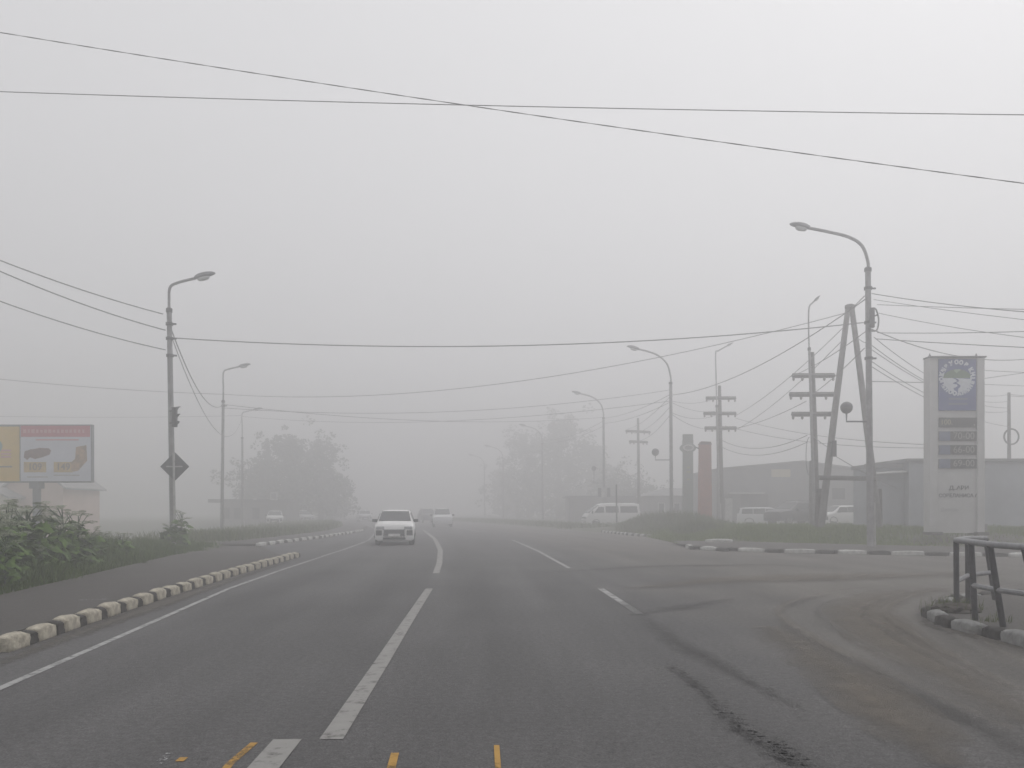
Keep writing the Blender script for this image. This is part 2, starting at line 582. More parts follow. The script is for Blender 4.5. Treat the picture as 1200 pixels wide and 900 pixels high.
def GP(px, py, h=0.0):                             # ground point under a photo pixel
    z = F * (EYE - h) / (py - HY)
    return ((px - CX) / F * z, z)


# white lines
strip('centre_line', [GP(388, 867), GP(445, 780), GP(480, 725), GP(503, 690)], [.155, .15, .145, .14], M['line_white'])
strip('centre_line', [GP(511, 672), GP(515, 660), GP(516, 645), GP(510, 632), GP(496, 621)], [.16, .17, .19, .2, .2], M['line_white'])
strip('centre_line', [(xc(y), y) for y in (95, 105, 115)], .16, M['line_white'])
strip('crossing_stripe', [GP(337, 867), GP(309, 900), GP(285, 930)], [.185, .185, .18], M['line_white'])
strip('edge_line', [GP(-150, 868), GP(0, 807), GP(120, 755), GP(200, 720), GP(268, 690), GP(330, 668), GP(400, 645), GP(432, 633)] + [(xc(y) - 3.75, y) for y in (56, 70, 90)], .085, M['line_thin'])
strip('edge_line', [GP(378, 652), GP(405, 643.5), GP(428, 635.5)], .10, M['line_thin'], h=.009)
strip('lane_line', [GP(704, 690), GP(750, 720)], .12, M['line_thin'])
strip('lane_line', [GP(601, 633), GP(630, 645.5), GP(667, 666)], .12, M['line_thin'])
strip('lane_line', [(xc(y) + 3.5, y) for y in (60, 70, 82)], .12, M['line_thin'])
# traces of older orange marking, specks of paint
strip('old_marking', [GP(298, 871), GP(270, 895), GP(262, 905)], .05, M['line_orange'])
strip('old_marking', [GP(463, 883), GP(457, 906)], .05, M['line_orange'])
strip('old_marking', [GP(582, 874), GP(584, 906)], .035, M['line_orange'])
strip('old_marking', [GP(216, 888), GP(210, 893)], .05, M['line_orange'])
strip('paint_speck', [GP(200, 883), GP(184, 896)], .05, M['line_speck'])
strip('paint_speck', [GP(92, 703, .12), GP(127, 702, .12)], .12, M['line_speck'], h=.121)
# tar seam, tyre marks and dust blown in at the corner
strip('tar_seam', [GP(735, 705), GP(760, 728), GP(790, 752), GP(840, 780), GP(890, 806), GP(945, 835)], [.5, .5, .42, .36, .32, .3], M['tar_soft'])
strip('tyre_marks', [GP(1010, 712), GP(1025, 722), GP(1060, 745)], [.5, .4, .4], M['tar_soft'], h=.013)
for k_, (dx, w_) in enumerate(((0, .16), (30, .12), (75, .2), (110, .12), (-60, .14), (-110, .2))):
    strip('tyre_marks', arc_path([GP(1150 + dx, 684 - dx * .05), GP(1060 + dx * .8, 697), GP(1012 + dx * .9, 717), GP(1042 + dx * .8, 745 - dx * .06), GP(1110 + dx * .6, 782 - dx * .12), GP(1230 + dx * .4, 842 - dx * .2)]), w_, M['track_dark'] if k_ % 2 == 0 else M['track_dust'], h=.037 + .004 * k_)
strip('tyre_marks', [GP(1010, 790), GP(1080, 820), GP(1150, 855), GP(1230, 900)], [.3, .28, .26, .25], M['tar_soft'], h=.013)
strip('tyre_marks', [GP(870, 700), GP(790, 714), GP(740, 722)], [.6, .6, .5], M['tar_soft'], h=.013)
strip('tyre_marks', [GP(640, 672), GP(760, 664), GP(900, 662), GP(1000, 668)], 1.0, M['tar_soft'], h=.017)
strip('road_dust', [GP(1100, 690), GP(1030, 700), GP(1005, 715), GP(1040, 750), GP(1110, 790), GP(1220, 850)], [1.4, 1.3, 1.1, 1.0, .9, .8], M['dust'], h=.021)
strip('road_dust', [GP(1150, 672), GP(1000, 676), GP(850, 680), GP(740, 690)], [2.5, 2.2, 1.8, 1.0], M['dust'], h=.025)
strip('road_dust', [GP(900, 735), GP(985, 790), GP(1060, 850), GP(1110, 900)], [.9, .8, .7, .6], M['dust'], h=.021)
strip('road_dust', [(lerp_tab(LK, y) + .30, y) for y in (5, 8, 11, 14, 18, 22, 26)], [.5, .55, .6, .55, .5, .5, .4], M['grit'], h=.009)
strip('road_dust', [(x - .25, y) for x, y in isl[1:7]], .4, M['grit'], h=.006)

def flakes(name, pts, n, spread, smin, smax, mt, h, seed):
    """ragged little pits and chips where the surface has broken away along a line"""
    r = random.Random(seed)
    vs, fs = [], []
    seg = [(Vector(a), Vector(b)) for a, b in zip(pts, pts[1:])]
    for _ in range(n):
        a, b = r.choice(seg)
        p = a.lerp(b, r.random())
        q = spread * (.35 if r.random() < .7 else 1.0)
        p = p + Vector((r.gauss(0, q), r.gauss(0, q)))
        w, l = r.uniform(smin, smax), r.uniform(smin, smax)
        w *= 1.6 if r.random() < .3 else 1.0
        k = r.randint(5, 8)
        a0 = r.uniform(0, 6.28)
        o = len(vs)
        for i in range(k):
            an = a0 + 2 * PI * i / k
            rr = r.uniform(.45, 1.1)
            vs.append((p.x + math.cos(an) * w * rr, p.y + math.sin(an) * l * rr, h))
        fs.append(tuple(range(o, o + k)))
    return sheet(name, vs, fs, mt, kind='structure')


V2 = lambda px, py: GP(px, py)
flakes('tar_crack', [V2(786, 782), V2(815, 803), V2(845, 836), V2(872, 858), V2(905, 878), V2(946, 906)], 420, .085, .006, .026, M['pit'], .031, 1)
flakes('tar_crack', [V2(905, 868), V2(950, 897)], 40, .03, .006, .02, M['pit'], .031, 2)
flakes('tar_crack', [V2(745, 712), V2(790, 748), V2(850, 782), V2(935, 828)], 160, .11, .006, .022, M['pit'], .031, 3)
flakes('road_chips', [V2(640, 900), V2(690, 800), V2(735, 770), V2(770, 850), V2(700, 890)], 120, .35, .004, .017, M['pit'], .031, 4)
flakes('road_chips', [V2(500, 760), V2(250, 760), V2(120, 860), V2(420, 700)], 70, .5, .004, .013, M['pit'], .031, 5)
flakes('road_chips', [V2(960, 760), V2(1040, 800), V2(1130, 860), V2(930, 880)], 130, .35, .004, .016, M['pit'], .031, 6)
flakes('road_grit', [(-5.1, 8.5), (-5.4, 11), (-5.75, 14.5), (-6.2, 19), (-6.55, 24)], 520, .13, .004, .016, M['soil'], .034, 7)
flakes('road_grit', [(5.45, 8.0), (5.4, 10.6), (5.6, 11.8), (6.6, 13.6)], 420, .16, .004, .014, M['soil'], .034, 8)

# ------------------------------------------------------------------ kerb stones
def stone_mesh(name, L_, W_, H_, seed, mt):
    r = random.Random(seed)
    bm = bmesh.new()
    bmesh.ops.create_cube(bm, size=1)
    bmesh.ops.scale(bm, vec=(W_, L_, H_), verts=bm.verts)
    bmesh.ops.translate(bm, vec=(0, 0, H_ / 2 - .02), verts=bm.verts)
    bmesh.ops.subdivide_edges(bm, edges=bm.edges, cuts=3, use_grid_fill=True)
    for v in bm.verts:
        ox, oy = v.co.x / (W_ / 2), v.co.y / (L_ / 2)
        oz = (v.co.z + .02) / H_
        k = .13 * max(0, oz - .45)                       # worn, rounded shoulders
        v.co.x *= 1 - k * 1.1 * abs(ox)
        v.co.y *= 1 - k * .5 * abs(oy)
        if oz > .9:
            v.co.z -= .022 * (abs(ox) ** 4 + abs(oy) ** 4)
        v.co += Vector((r.uniform(-1, 1), r.uniform(-1, 1), r.uniform(-1, 1))) * .007
    me = bpy.data.meshes.new(name)
    bm.to_mesh(me)
    bm.free()
    me.materials.append(mt)
    me.shade_smooth()
    return me


def along(pts, step):
    """walk a polyline; yields (x, y, angle, s)"""
    s = 0.0
    nxt = 0.0
    for a, b in zip(pts, pts[1:]):
        a, b = Vector(a), Vector(b)
        d = (b - a).length
        while nxt <= s + d:
            p = a + (b - a) * ((nxt - s) / d)
            yield p.x, p.y, math.atan2(b.y - a.y, b.x - a.x), nxt
            nxt += step
        s += d


WH = [stone_mesh('kerb_stone', .48, .19, .20, i, M['kerb_white']) for i in range(6)]
DK = [stone_mesh('kerb_stone', .245, .165, .175, 20 + i, M['kerb_dark']) for i in range(4)]
GW = [stone_mesh('kerb_stone', 1.0, .18, .17, 40 + i, M['kerb_grey']) for i in range(4)]
GD = [stone_mesh('kerb_stone', .62, .178, .168, 60 + i, M['kerb_dark']) for i in range(3)]
SW = [stone_mesh('kerb_stone', .50, .18, .17, 80 + i, M['kerb_grey']) for i in range(3)]
IW = [stone_mesh('kerb_stone', .50, .18, .17, 100 + i, M['kerb_island']) for i in range(3)]
SD = [stone_mesh('kerb_stone', .36, .18, .168, 90 + i, M['kerb_dark']) for i in range(3)]


def kerb_row(pts, wl, dl, ws, ds, lw, ld, group, off=0.0):
    step = wl + dl
    r = random.Random(len(group))
    white = []
    for x, y, a, s in along(pts, step):
        for (mesh_set, sh, ln, lb) in ((ws, wl / 2, wl, lw), (ds, wl + dl / 2, dl, ld)):
            me = r.choice(mesh_set)
            o = bpy.data.objects.new('kerb_stone', me)
            COL.objects.link(o)
            o.location = (x + math.cos(a) * sh, y + math.sin(a) * sh, 0)
            o.rotation_euler = (r.uniform(-.02, .02), r.uniform(-.03, .03), a - PI / 2 + r.uniform(-.03, .03))
            o.scale = (r.uniform(.94, 1.06), r.uniform(.9, 1.04), r.uniform(.93, 1.07))
            tag(o, lb, 'kerb stone', group)
    return


kerb_row([(x - .0, y) for y, x in LK if y > 6] + [(-6.86, 26.8)], .50, .24, WH, DK,
         'chunky white-painted kerb stone in the striped row along the left pavement',
         'short dark kerb stone between white ones in the row along the left pavement', 'kerb stones along the near left pavement')
kerb_row([(x, y) for y, x in RK2[:4]], .85, .42, GW, GD,
         'pale kerb stone in the far left row beyond the side entrance',
         'dark kerb stone in the far left row beyond the side entrance', 'kerb stones of the far left row')
kerb_row([(7.05, 34.2)] + front[:6], 1.08, .64, GW, GD,
         'whitewashed kerb stone in the long row across the side road, before the grass',
         'dark kerb stone between whitewashed ones in the long row across the side road', 'kerb stones before the right grass')
kerb_row([(7.75, 47.6), (7.0, 51), (6.2, 57.5)], .55, .42, SW, SD,
         'pale kerb stone in the short striped row before the tall weeds on the right',
         'dark kerb stone in the short striped row before the tall weeds on the right', 'kerb stones of the short right row')
kerb_row([(5.66, 7.2), (5.68, 9.4), (5.64, 10.4), (5.62, 11.0), (5.76, 11.55), (6.22, 12.38), (7.14, 13.7), (8.6, 14.65)], .62, .38, IW, SD,
         'whitewashed kerb stone edging the island with the bent railing',
         'dark kerb stone edging the island with the bent railing', 'kerb stones of the railing island')
o = link('kerb_stone', GW[0], None)
o.location = (8.95, 36.9, .115); o.rotation_euler = (0, 0, R(85)); o.scale = (1.1, 1.15, 1.0)
tag(o, 'single white kerb stone lying on the right pavement behind the striped row', 'kerb stone')


# ------------------------------------------------------------------ street lamps
def smooth_path(pts, n=6):
    out = []
    P_ = [Vector(p) for p in pts]
    for i in range(len(P_) - 1):
        p0, p1, p2, p3 = P_[max(i - 1, 0)], P_[i], P_[i + 1], P_[min(i + 2, len(P_) - 1)]
        for k in range(n):
            t = k / n
            out.append(.5 * ((2 * p1) + (p2 - p0) * t + (2 * p0 - 5 * p1 + 4 * p2 - p3) * t * t + (-p0 + 3 * p1 - 3 * p2 + p3) * t ** 3))
    out.append(P_[-1])
    return out


def lamp_head(root, tip, direction, L_=.85, W_=.30, T_=.20):
    """cobra head: rounded housing with a bulging glass underneath"""
    d = Vector(direction).normalized()
    side = d.cross(Vector((0, 0, 1))).normalized()
    up = side.cross(d)
    mb = MB()
    o = 0
    rings = 9
    prof = [(0, .25), (.06, .55), (.2, .85), (.4, 1.0), (.6, .95), (.78, .75), (.92, .45), (1.0, .12)]
    n = 12
    for t, w in prof:
        for k in range(n):
            a = 2 * PI * k / n
            zz = math.sin(a)
            zz = zz * (1.0 if zz > 0 else .35)
            p = Vector(tip) + d * (t * L_) + side * (math.cos(a) * W_ / 2 * w) + up * (zz * T_ * .6 * (w ** .8))
            mb.v.append(tuple(p))
    for i in range(len(prof) - 1):
        for k in range(n):
            mb.f.append((i * n + k, i * n + (k + 1) % n, (i + 1) * n + (k + 1) % n, (i + 1) * n + k))
    mb.f.append(tuple(range(n)))
    mb.f.append(tuple((len(prof) - 1) * n + k for k in range(n)))
    h = mb.build('lamp_head', M['lamp_grey'], root, smooth=True)
    lb = MB()
    c = Vector(tip) + d * (L_ * .42) - up * (T_ * .19)
    o = len(lb.v)
    mrot = Matrix((side, d, up)).transposed()
    lb.lathe([(.10, -.10), (.17, -.085), (.21, -.04), (.22, 0)], (0, 0, 0), 14)
    lb.v = [tuple(mrot @ Vector((v[0] * W_ * 2.0, v[1] * L_ * 1.35, v[2] * T_ * 4)) + c) for v in lb.v]
    lb.build('lens', M['lens'], h, smooth=True)


def street_lamp(base, h_low, h_up, arm, lean, label, group, r0=.12, head=(.85, .30, .20), mt='pole_steel', globe=None, conduit=True, clamps=()):
    """arm: list of (dx, dz) from the top of the thin pole; lean: x shift per metre"""
    root = empty('street_lamp', base, label, 'street lamp', group)
    mb = MB()
    mb.tube([(lean * z, 0, z) for z in (-.3, h_low * .35, h_low)], [r0, r0 * .95, r0 * .82], 10)
    mb.build('post', M[mt], root, smooth=True)
    x0 = lean * h_low
    x1 = lean * h_up
    raw = [(x0, 0, h_low - .05), (x0 + (x1 - x0) * .6, 0, h_low + (h_up - h_low) * .6)] + [(x1 + dx, 0, h_up + dz) for dx, dz in arm]
    pts = smooth_path(raw, 5)
    am = MB()
    am.tube(pts, r0 * .48, 8)
    am.build('arm', M[mt], root, smooth=True)
    d = Vector(pts[-1]) - Vector(pts[-4])
    lamp_head(root, Vector(pts[-1]) - d.normalized() * .08, d, *head)
    cl = MB()
    cl.lathe([(r0 * .95, -.08), (r0 * 1.05, -.06), (r0 * 1.05, .06), (r0 * .6, .1)], (x0, 0, h_low), 10)
    cl.build('collar', M['dark_metal'], root, smooth=True)
    for cz in clamps:
        c2 = MB()
        c2.lathe([(r0 * 1.2, -.05), (r0 * 1.2, .05)], (lean * cz, 0, cz), 10)
        c2.box((lean * cz + r0 * 1.5, 0, cz), (r0 * 1.4, .06, .06))
        c2.build('clamp', M['dark_metal'], root)
    if conduit:
        cd = MB()
        cd.tube([(r0 * 1.25, -.04, -.2), (r0 * 1.2 + lean * 1.5, -.04, 1.6)], .035, 6)
        cd.build('conduit', M['pole_pale'], root)
    if globe:
        gx, gz, gr, sz = globe                       # offset, height of centre, radius, height of the arm
        bk = MB()
        bk.tube([(lean * sz, 0, sz), (gx, 0, sz), (gx, 0, gz - gr)], .035, 6)
        bk.build('bracket', M['lamp_grey'], root)
        gb = MB()
        gb.lathe([(gr * math.sin(PI * i / 12) + .001, gr * -math.cos(PI * i / 12)) for i in range(13)], (gx, 0, gz), 16)
        go = gb.build('globe', M['concrete'], root, smooth=True)
        cp = MB()
        cp.lathe([(gr * 1.03 * math.cos(PI * i / 14) + .001, gr * 1.03 * math.sin(PI * i / 14)) for i in range(8)], (gx, 0, gz + .01), 16)
        cp.build('cap', M['lamp_grey'], go, smooth=True)
    return root


GL = 'street lamps along the right side'
# right near lamp; arm pixel offsets turned into metres at its distance
z = 32.5; k = z / F
street_lamp(PG(1020, z, EYE + (HY - 638) * k), (638 - 316) * k, (638 - 300) * k,
            [(-7 * k, 12 * k), (-22 * k, 22 * k), (-45 * k, 28 * k), (-70 * k, 33 * k)], -.009,
            'tall grey street lamp, nearest on the right, in front of the A-frame pole', GL, r0=.13,
            head=(.80, .34, .26), globe=(-28 * k, (638 - 478) * k, 6.8 * k, (638 - 494) * k), clamps=(218 * k, 260 * k, 300 * k))
for px, base, z, low, sc, gl, lb in (
        (787, 622, 59, 449, 1.0, (-19, 530, 4.3, 539), 'street lamp standing right of the white minibus, its arm hooped over to the left'),
        (708, 616, 80, 490, .72, (-12, 549, 2.8, 566), 'faint street lamp rising in front of the white minibus'),
        (636, 612, 104, 520, .52, None, 'ghostly street lamp before the wide tree mass right of the road'),
        (590, 609, 128, 540, .42, None, 'barely visible street lamp left of the wide tree mass'),
        (568, 606, 150, 548, .36, None, 'farthest street lamp, almost lost in the fog above the road')):
    k = z / F
    g_ = (gl[0] * k, (base - gl[1]) * k, gl[2] * k, (base - gl[3]) * k) if gl else None
    q = sc
    street_lamp(PG(px, z, EYE + (HY - base) * k), (base - low) * k, (base - low + 12 * q) * k,
                [(-4 * q * k, 10 * q * k), (-14 * q * k, 20 * q * k), (-26 * q * k, 25 * q * k), (-38 * q * k, 28 * q * k)], -.006, lb, GL, r0=.13,
                head=(.9, .36, .28), globe=g_, clamps=())
GL2 = 'street lamps along the left side'
z = 32.0; k = z / F
street_lamp(PG(203, z, .10), 278 * k, 296 * k, [(1 * k, 8 * k), (9 * k, 14 * k), (32 * k, 20 * k)], -.017,
            'street lamp carrying the diamond sign on the left pavement edge, arm to the right', GL2, r0=.115, head=(.82, .3, .26),
            conduit=False, clamps=(225 * k, 245 * k, 262 * k))
z = 58; k = z / F
street_lamp(PG(260, z, -.1), 155 * k, 182 * k, [(0, 7 * k), (6 * k, 11 * k), (19 * k, 14 * k)], .01,
            'pale grey street lamp in front of the dark flat-roofed pavilion', GL2, r0=.12, head=(.85, .3, .26), clamps=(150 * k,))
z = 80; k = z / F
street_lamp(PG(284.5, z, -.2), 106 * k, 130 * k, [(0, 4 * k), (5 * k, 7 * k), (14 * k, 9 * k)], -.006,
            'faint street lamp between the dark pavilion and the parked white car', GL2, r0=.12, head=(.85, .3, .24))
# two slim lamps beside the wooden poles, short arms to the right
z = 44; k = z / F
street_lamp(PG(955, z, EYE + (HY - 624) * k), 215 * k, 255 * k, [(1 * k, 8 * k), (5 * k, 14 * k), (8 * k, 17 * k)], -.031,
            'slim street lamp close beside the wide wooden crossarm pole, short arm to the right', GL, r0=.085, head=(.45, .16, .12))
z = 62; k = z / F
street_lamp(PG(843, z, EYE + (HY - 616) * k), 140 * k, 196 * k, [(0, 6 * k), (3 * k, 9 * k), (14 * k, 15 * k)], -.022,
            'slim street lamp beside the red-brown column, short slanted arm to the right', GL, r0=.10, head=(.55, .2, .14))

# ------------------------------------------------------------------ traffic light and diamond sign on the left lamp
z = 31.9; k = z / F
root = empty('traffic_light', P(204, 502, z - .1), 'black traffic light seen side-on, clamped to the left lamp post', 'traffic light')
mb = MB(); mb.box((.02, 0, .42), (.17, .18, .74)); mb.build('housing', M['black'], root, bevel=.03)
for i in range(3):
    v = MB()
    zz = .15 + .27 * i
    v.prism([(.09, -.08, zz + .10), (.09, -.08, zz - .01), (.16, -.08, zz + .06 + .02 * i), (.18 + .03 * i, -.08, zz + .12)], (0, 1, 0), .16)
    v.build('visor', M['black'], root)
v = MB(); v.box((-.12, .03, .65), (.12, .06, .05)); v.box((-.12, .03, .2), (.12, .06, .05)); v.build('bracket', M['dark_metal'], root)
root = empty('traffic_sign', PG(204.5, 31.75, .10), 'diamond road sign showing its dark back, on a thin post by the left lamp', 'road sign')
mb = MB(); mb.tube([(0, 0, -.2), (-.03, 0, (640 - 528) * k)], .045, 8); mb.build('post', M['pole_pale'], root, smooth=True)
cz = (640 - 545) * k
hd = 17 * k
mb = MB(); mb.prism([(-hd - .02, .06, cz), (-.02, .06, cz - hd), (hd - .02, .06, cz), (-.02, .06, cz + hd)], (0, 1, 0), .03)
mb.build('sign_plate', M['sign_back'], root, bevel=.01)
mb = MB(); mb.box((-.02, .03, cz), (hd * 1.1, .04, .05)); mb.build('bracket', M['pole_pale'], root)
# back of the small double sign on the third right lamp, and the blue/white plates
root = empty('traffic_sign', P(708, 577, 79.6), 'small crossing sign box on the faint lamp post above the minibus', 'road sign')
for sx_ in (-.42, .42):
    mb = MB(); mb.box((sx_, 0, 0), (.30, .12, .85)); mb.build('sign_plate', M['sign_back'], root)
mb = MB(); mb.box((0, .05, 0), (.56, .05, .9)); mb.build('pictogram', M['pole_pale'], root)
mb = MB(); mb.box((0, .1, .2), (1.1, .06, .06)); mb.build('bracket', M['dark_metal'], root)
root = empty('marker_post', PG(723, 68, .2), 'thin dark upright post standing in front of the white minibus', 'post')
mb = MB(); mb.tube([(0, 0, -.2), (-.05, 0, 3.3)], .06, 8); mb.build('shaft', M['dark_metal'], root)
mb = MB(); mb.lathe([(.06, 0), (.075, .02), (.02, .09)], (-.05, 0, 3.29), 8); mb.build('cap', M['dark_metal'], root)


# ------------------------------------------------------------------ wooden poles with crossarms
def utility_pole(base, h, lean, arms, label, r0=.15, coil=None, stub=True, yaw=0.0, group='wooden utility poles'):
    root = empty('utility_pole', base, label, 'utility pole', group)
    mb = MB(); mb.tube([(lean * zz, 0, zz) for zz in (-.3, h * .5, h)], [r0, r0 * .9, r0 * .72], 10)
    mb.build('shaft', M['wood_pole'], root, smooth=True)
    for (zz, a, b) in arms:
        m2 = MB()
        x = lean * zz
        cs, sn = math.cos(yaw), math.sin(yaw)
        yo = -r0 * .85 - .07
        m2.tube([(x + a * cs, yo + a * sn, zz), (x + b * cs, yo + b * sn, zz + .01)], .13, 4)
        ca = m2.build('crossarm', M['wood_pole'], root)
        for t in (.03, .24, .76, .97):
            i2 = MB()
            q = a + (b - a) * t
            i2.lathe([(.025, .08), (.04, .10), (.07, .14), (.075, .20), (.05, .25), (.02, .28)], (x + q * cs, yo + q * sn, zz - .36), 8)
            i2.tube([(x + q * cs, yo + q * sn, zz - .1), (x + q * cs, yo + q * sn, zz - .02)], .02, 5)
            i2.build('insulator', M['insulator'], ca, smooth=True)
    if stub:
        sb = MB(); sb.box((-.22, .1, h * .17), (.26, .26, h * .4), taper=.85); sb.build('stub', M['concrete'], root, bevel=.03)
    if coil:
        cz, cr = coil
        c2 = MB()
        pts = [(-.25 - cr * (.6 + .5 * math.sin(a)), -.2, cz + 1.0 * math.cos(a)) for a in [i * PI / 12 for i in range(13)]]
        c2.tube(pts, .02, 5); c2.build('hanging_cable', M['wire'], root)
    return root


z = 45.5; k = z / F
utility_pole(PG(957, z, EYE + (HY - 614) * k), (614 - 413) * k, -.030,
             [((614 - 441) * k, -25 * k, 24 * k), ((614 - 463) * k, -29 * k, 27 * k), ((614 - 486) * k, -27 * k, 24 * k)],
             'wooden utility pole with three wide crossarms, close left of the A-frame pole', r0=.2, coil=(3.6, .35))
z = 63; k = z / F
utility_pole(PG(846, z, EYE + (HY - 612) * k), (612 - 452) * k, -.018,
             [((612 - 467) * k, -17 * k, 18 * k), ((612 - 485) * k, -20 * k, 18 * k), ((612 - 502) * k, -19 * k, 18 * k)],
             'wooden utility pole with three crossarms, just right of the red-brown column', r0=.17)
z = 86; k = z / F
utility_pole(PG(749, z, EYE + (HY - 605) * k), (605 - 490) * k, -.012, [((605 - 506) * k, -18 * k, 17 * k), ((605 - 518) * k, -13 * k, 13 * k)],
             'faint utility pole with two slanted crossarms above the dark treetops', r0=.16, yaw=.5, stub=False)
z = 52; k = z / F
rp = utility_pole(PG(1183, z, 0), (598 - 460) * k + 1.5, -.004, [], 'short dark pole with a coil of cable behind the white building', r0=.12, stub=False)
cm = MB()
cm.tube([(8.5 * k * math.cos(a), -.2, (598 - 512) * k + 1.5 + 9 * k * math.sin(a)) for a in [i * PI / 12 for i in range(25)]], .05, 6)
cm.build('cable_coil', M['dark_metal'], rp)

# A-frame pole
z = 40; k = z / F
rt = empty('a_frame_pole', PG(996, z, EYE + (HY - 610) * k), 'tall A-shaped concrete pole with a crossbar, behind the nearest right lamp', 'utility pole')
zt = (610 - 359) * k
for (bx, tx) in ((-34, -2), (34, 2)):
    mb = MB(); mb.tube([(bx * k, 0, -.3), ((bx + tx) / 2 * k, 0, zt / 2), (tx * k, 0, zt)], [.17, .15, .12], 10)
    mb.build('leg', M['concrete'], rt, smooth=True)
    mb = MB(); mb.box((bx * k * 1.02, .16, .55), (.34, .3, 1.9), taper=.8); mb.build('stub', M['wood_pole'], rt, bevel=.03)
mb = MB(); mb.tube([(-38 * k, -.2, 50 * k), (28 * k, -.2, 49 * k)], .11, 8); mb.build('crossbar', M['wood_pole'], rt, smooth=True)
mb = MB(); mb.lathe([(.10, 0), (.24, .02), (.24, .16), (.12, .22)], (0, 0, zt - .12), 10); mb.build('cap', M['wood_pole'], rt, smooth=True)
mb = MB(); mb.box((-21 * k, -.2, 84 * k), (.22, .2, .75)); mb.tube([(-21 * k, -.2, 90 * k), (-26 * k, -.25, 92 * k)], .05, 6); mb.build('switch_box', M['dark_metal'], rt, bevel=.02)
# cable loop box on the near lamp
z = 32.45; k = z / F
rt = empty('cable_box', P(1020, 388, z - .2), 'dark cable box with a hanging cable loop on the nearest right lamp', 'cable box')
mb = MB(); mb.box((.06, 0, .5), (.16, .16, .75)); mb.build('case', M['dark_metal'], rt, bevel=.02)
mb = MB(); mb.tube(smooth_path([(.1, 0, .88), (.22, 0, .8), (.31, 0, .45), (.27, 0, .1), (.16, 0, .0), (0, 0, .02)]), .03, 6); mb.build('cable_loop', M['wire'], rt)
mb = MB(); mb.tube([(.1, 0, .55), (.28, 0, .62)], .03, 5); mb.build('bracket', M['dark_metal'], rt)


# ------------------------------------------------------------------ overhead wires
def wire(a, b, sag, label, r=.013, thick=False, group='overhead wires', n=26, twist=False):
    A, B = P(*a), P(*b)
    zm = (a[2] + b[2]) / 2
    s = sag * zm / F
    pts = [A.lerp(B, i / n) - Vector((0, 0, 4 * s * (i / n) * (1 - i / n))) for i in range(n + 1)]
    mb = MB()
    if twist:
        L_ = (B - A).length
        m_ = int(L_ / .10)
        d = (B - A).normalized()
        u = d.cross(Vector((0, 0, 1))).normalized(); v = u.cross(d)
        for ph in (0, PI):
            q = []
            for i in range(m_ + 1):
                t = i / m_
                c = A.lerp(B, t) - Vector((0, 0, 4 * s * t * (1 - t)))
                an = ph + t * L_ * 2 * PI / .9
                q.append(c + (u * math.cos(an) + v * math.sin(an)) * r * .95)
            mb.tube(q, r, 5)
    else:
        mb.tube(pts, r, 6)
    o = mb.build('overhead_wire', M['wire_pale'] if r < .007 else M['wire'], smooth=True)
    return tag(o, label, 'wire', group)


wire((-120, 18, 13.5), (1330, 232, 11), 7, 'twisted cable crossing the sky from upper left down to the right', r=.0040, twist=True)
wire((-120, 103, 13.5), (1330, 136, 11.5), 5, 'single dark cable crossing the top of the sky almost level', r=.0062)
wire((-90, 268, 26), (191, 368, 31.9), 6, 'topmost of the three wires running left from the left lamp post', r=.02)
wire((-90, 276, 26), (194, 387, 31.9), 8, 'middle of the three wires running left from the left lamp post', r=.02)
wire((-90, 318, 26), (194, 410, 31.9), 7, 'lowest of the three wires running left from the left lamp post', r=.018)
wire((203, 396, 31.9), (1012, 378, 32.4), 18, 'long sagging wire across the road between the nearest left and right lamps', r=.02)
wire((200, 384, 31.9), (262, 474, 58), 26, 'steep thick cable dropping from the left lamp post to the second left lamp', r=.022)
wire((200, 392, 31.9), (283, 492, 80), 46, 'thin slack cable hanging from the left lamp post towards the third left lamp', r=.016)
wire((-40, 440, 52), (261, 462, 58), 3, 'faint wire running left from the second left lamp above the billboard', r=.02)
wire((262, 462, 58), (994, 366, 40), 30, 'faint sagging wire over the road from the second left lamp to the A-frame top', r=.018)
wire((262, 474, 58), (707, 489, 80), 11, 'faint wire across the road from second left lamp to the lamp before the minibus', r=.022)
wire((262, 478, 58), (785, 457, 59), 15, 'faint wire across the road from second left lamp to lamp right of the minibus', r=.018)
wire((284, 488, 80), (785, 470, 59), 14, 'lower faint wire over the road from the third left lamp to the right side', r=.018)
wire((-40, 487, 75), (284, 487, 80), 2, 'very faint level wire passing behind the billboard and diamond sign', r=.02)
rights = 'wire bundle running right from the nearest right lamp'
wire((1022, 344, 32.5), (1290, 371, 24), 4, 'topmost wire running right from the nearest right lamp above the price sign', r=.017)
wire((1024, 351, 32.5), (1290, 384, 24), 2, 'second wire running right from the nearest right lamp above the price sign', r=.011)
wire((1028, 357, 32.5), (1290, 364, 24), 1, 'level thin wire running right from the nearest right lamp above the price sign', r=.012)
wire((1030, 367, 32.5), (1290, 405, 26), 4, 'slanting thin wire descending right above the price sign', r=.012)
wire((1028, 390, 32.5), (1290, 385, 26), 2, 'level wire just above the price sign, tied at the cable loop', r=.014)
wire((1026, 397, 32.5), (1290, 411, 26), 1, 'wire just over the price sign top, starting from a curl on the lamp post', r=.016)
wire((1022, 386, 32.5), (1290, 395, 44), 31, 'deeply sagging wire touching the top of the price sign', r=.018)
for i, (a, b, sg) in enumerate((((1024, 395, 32.5), (1183, 462, 52), 20), ((1022, 405, 32.5), (1183, 470, 52), 18), ((1022, 410, 32.5), (1183, 478, 52), 14),
                                ((1022, 424, 32.5), (1183, 482, 52), 16), ((1022, 430, 32.5), (1183, 500, 52), 10))):
    wire(a, b, sg, 'thin wire descending behind the price sign to the pole with the cable coil', r=.014, group='wires from the right lamp to the coil pole')
wire((1022, 447, 32.5), (1290, 458, 66), -2, 'level thin wire passing behind the blue part of the price sign', r=.016)
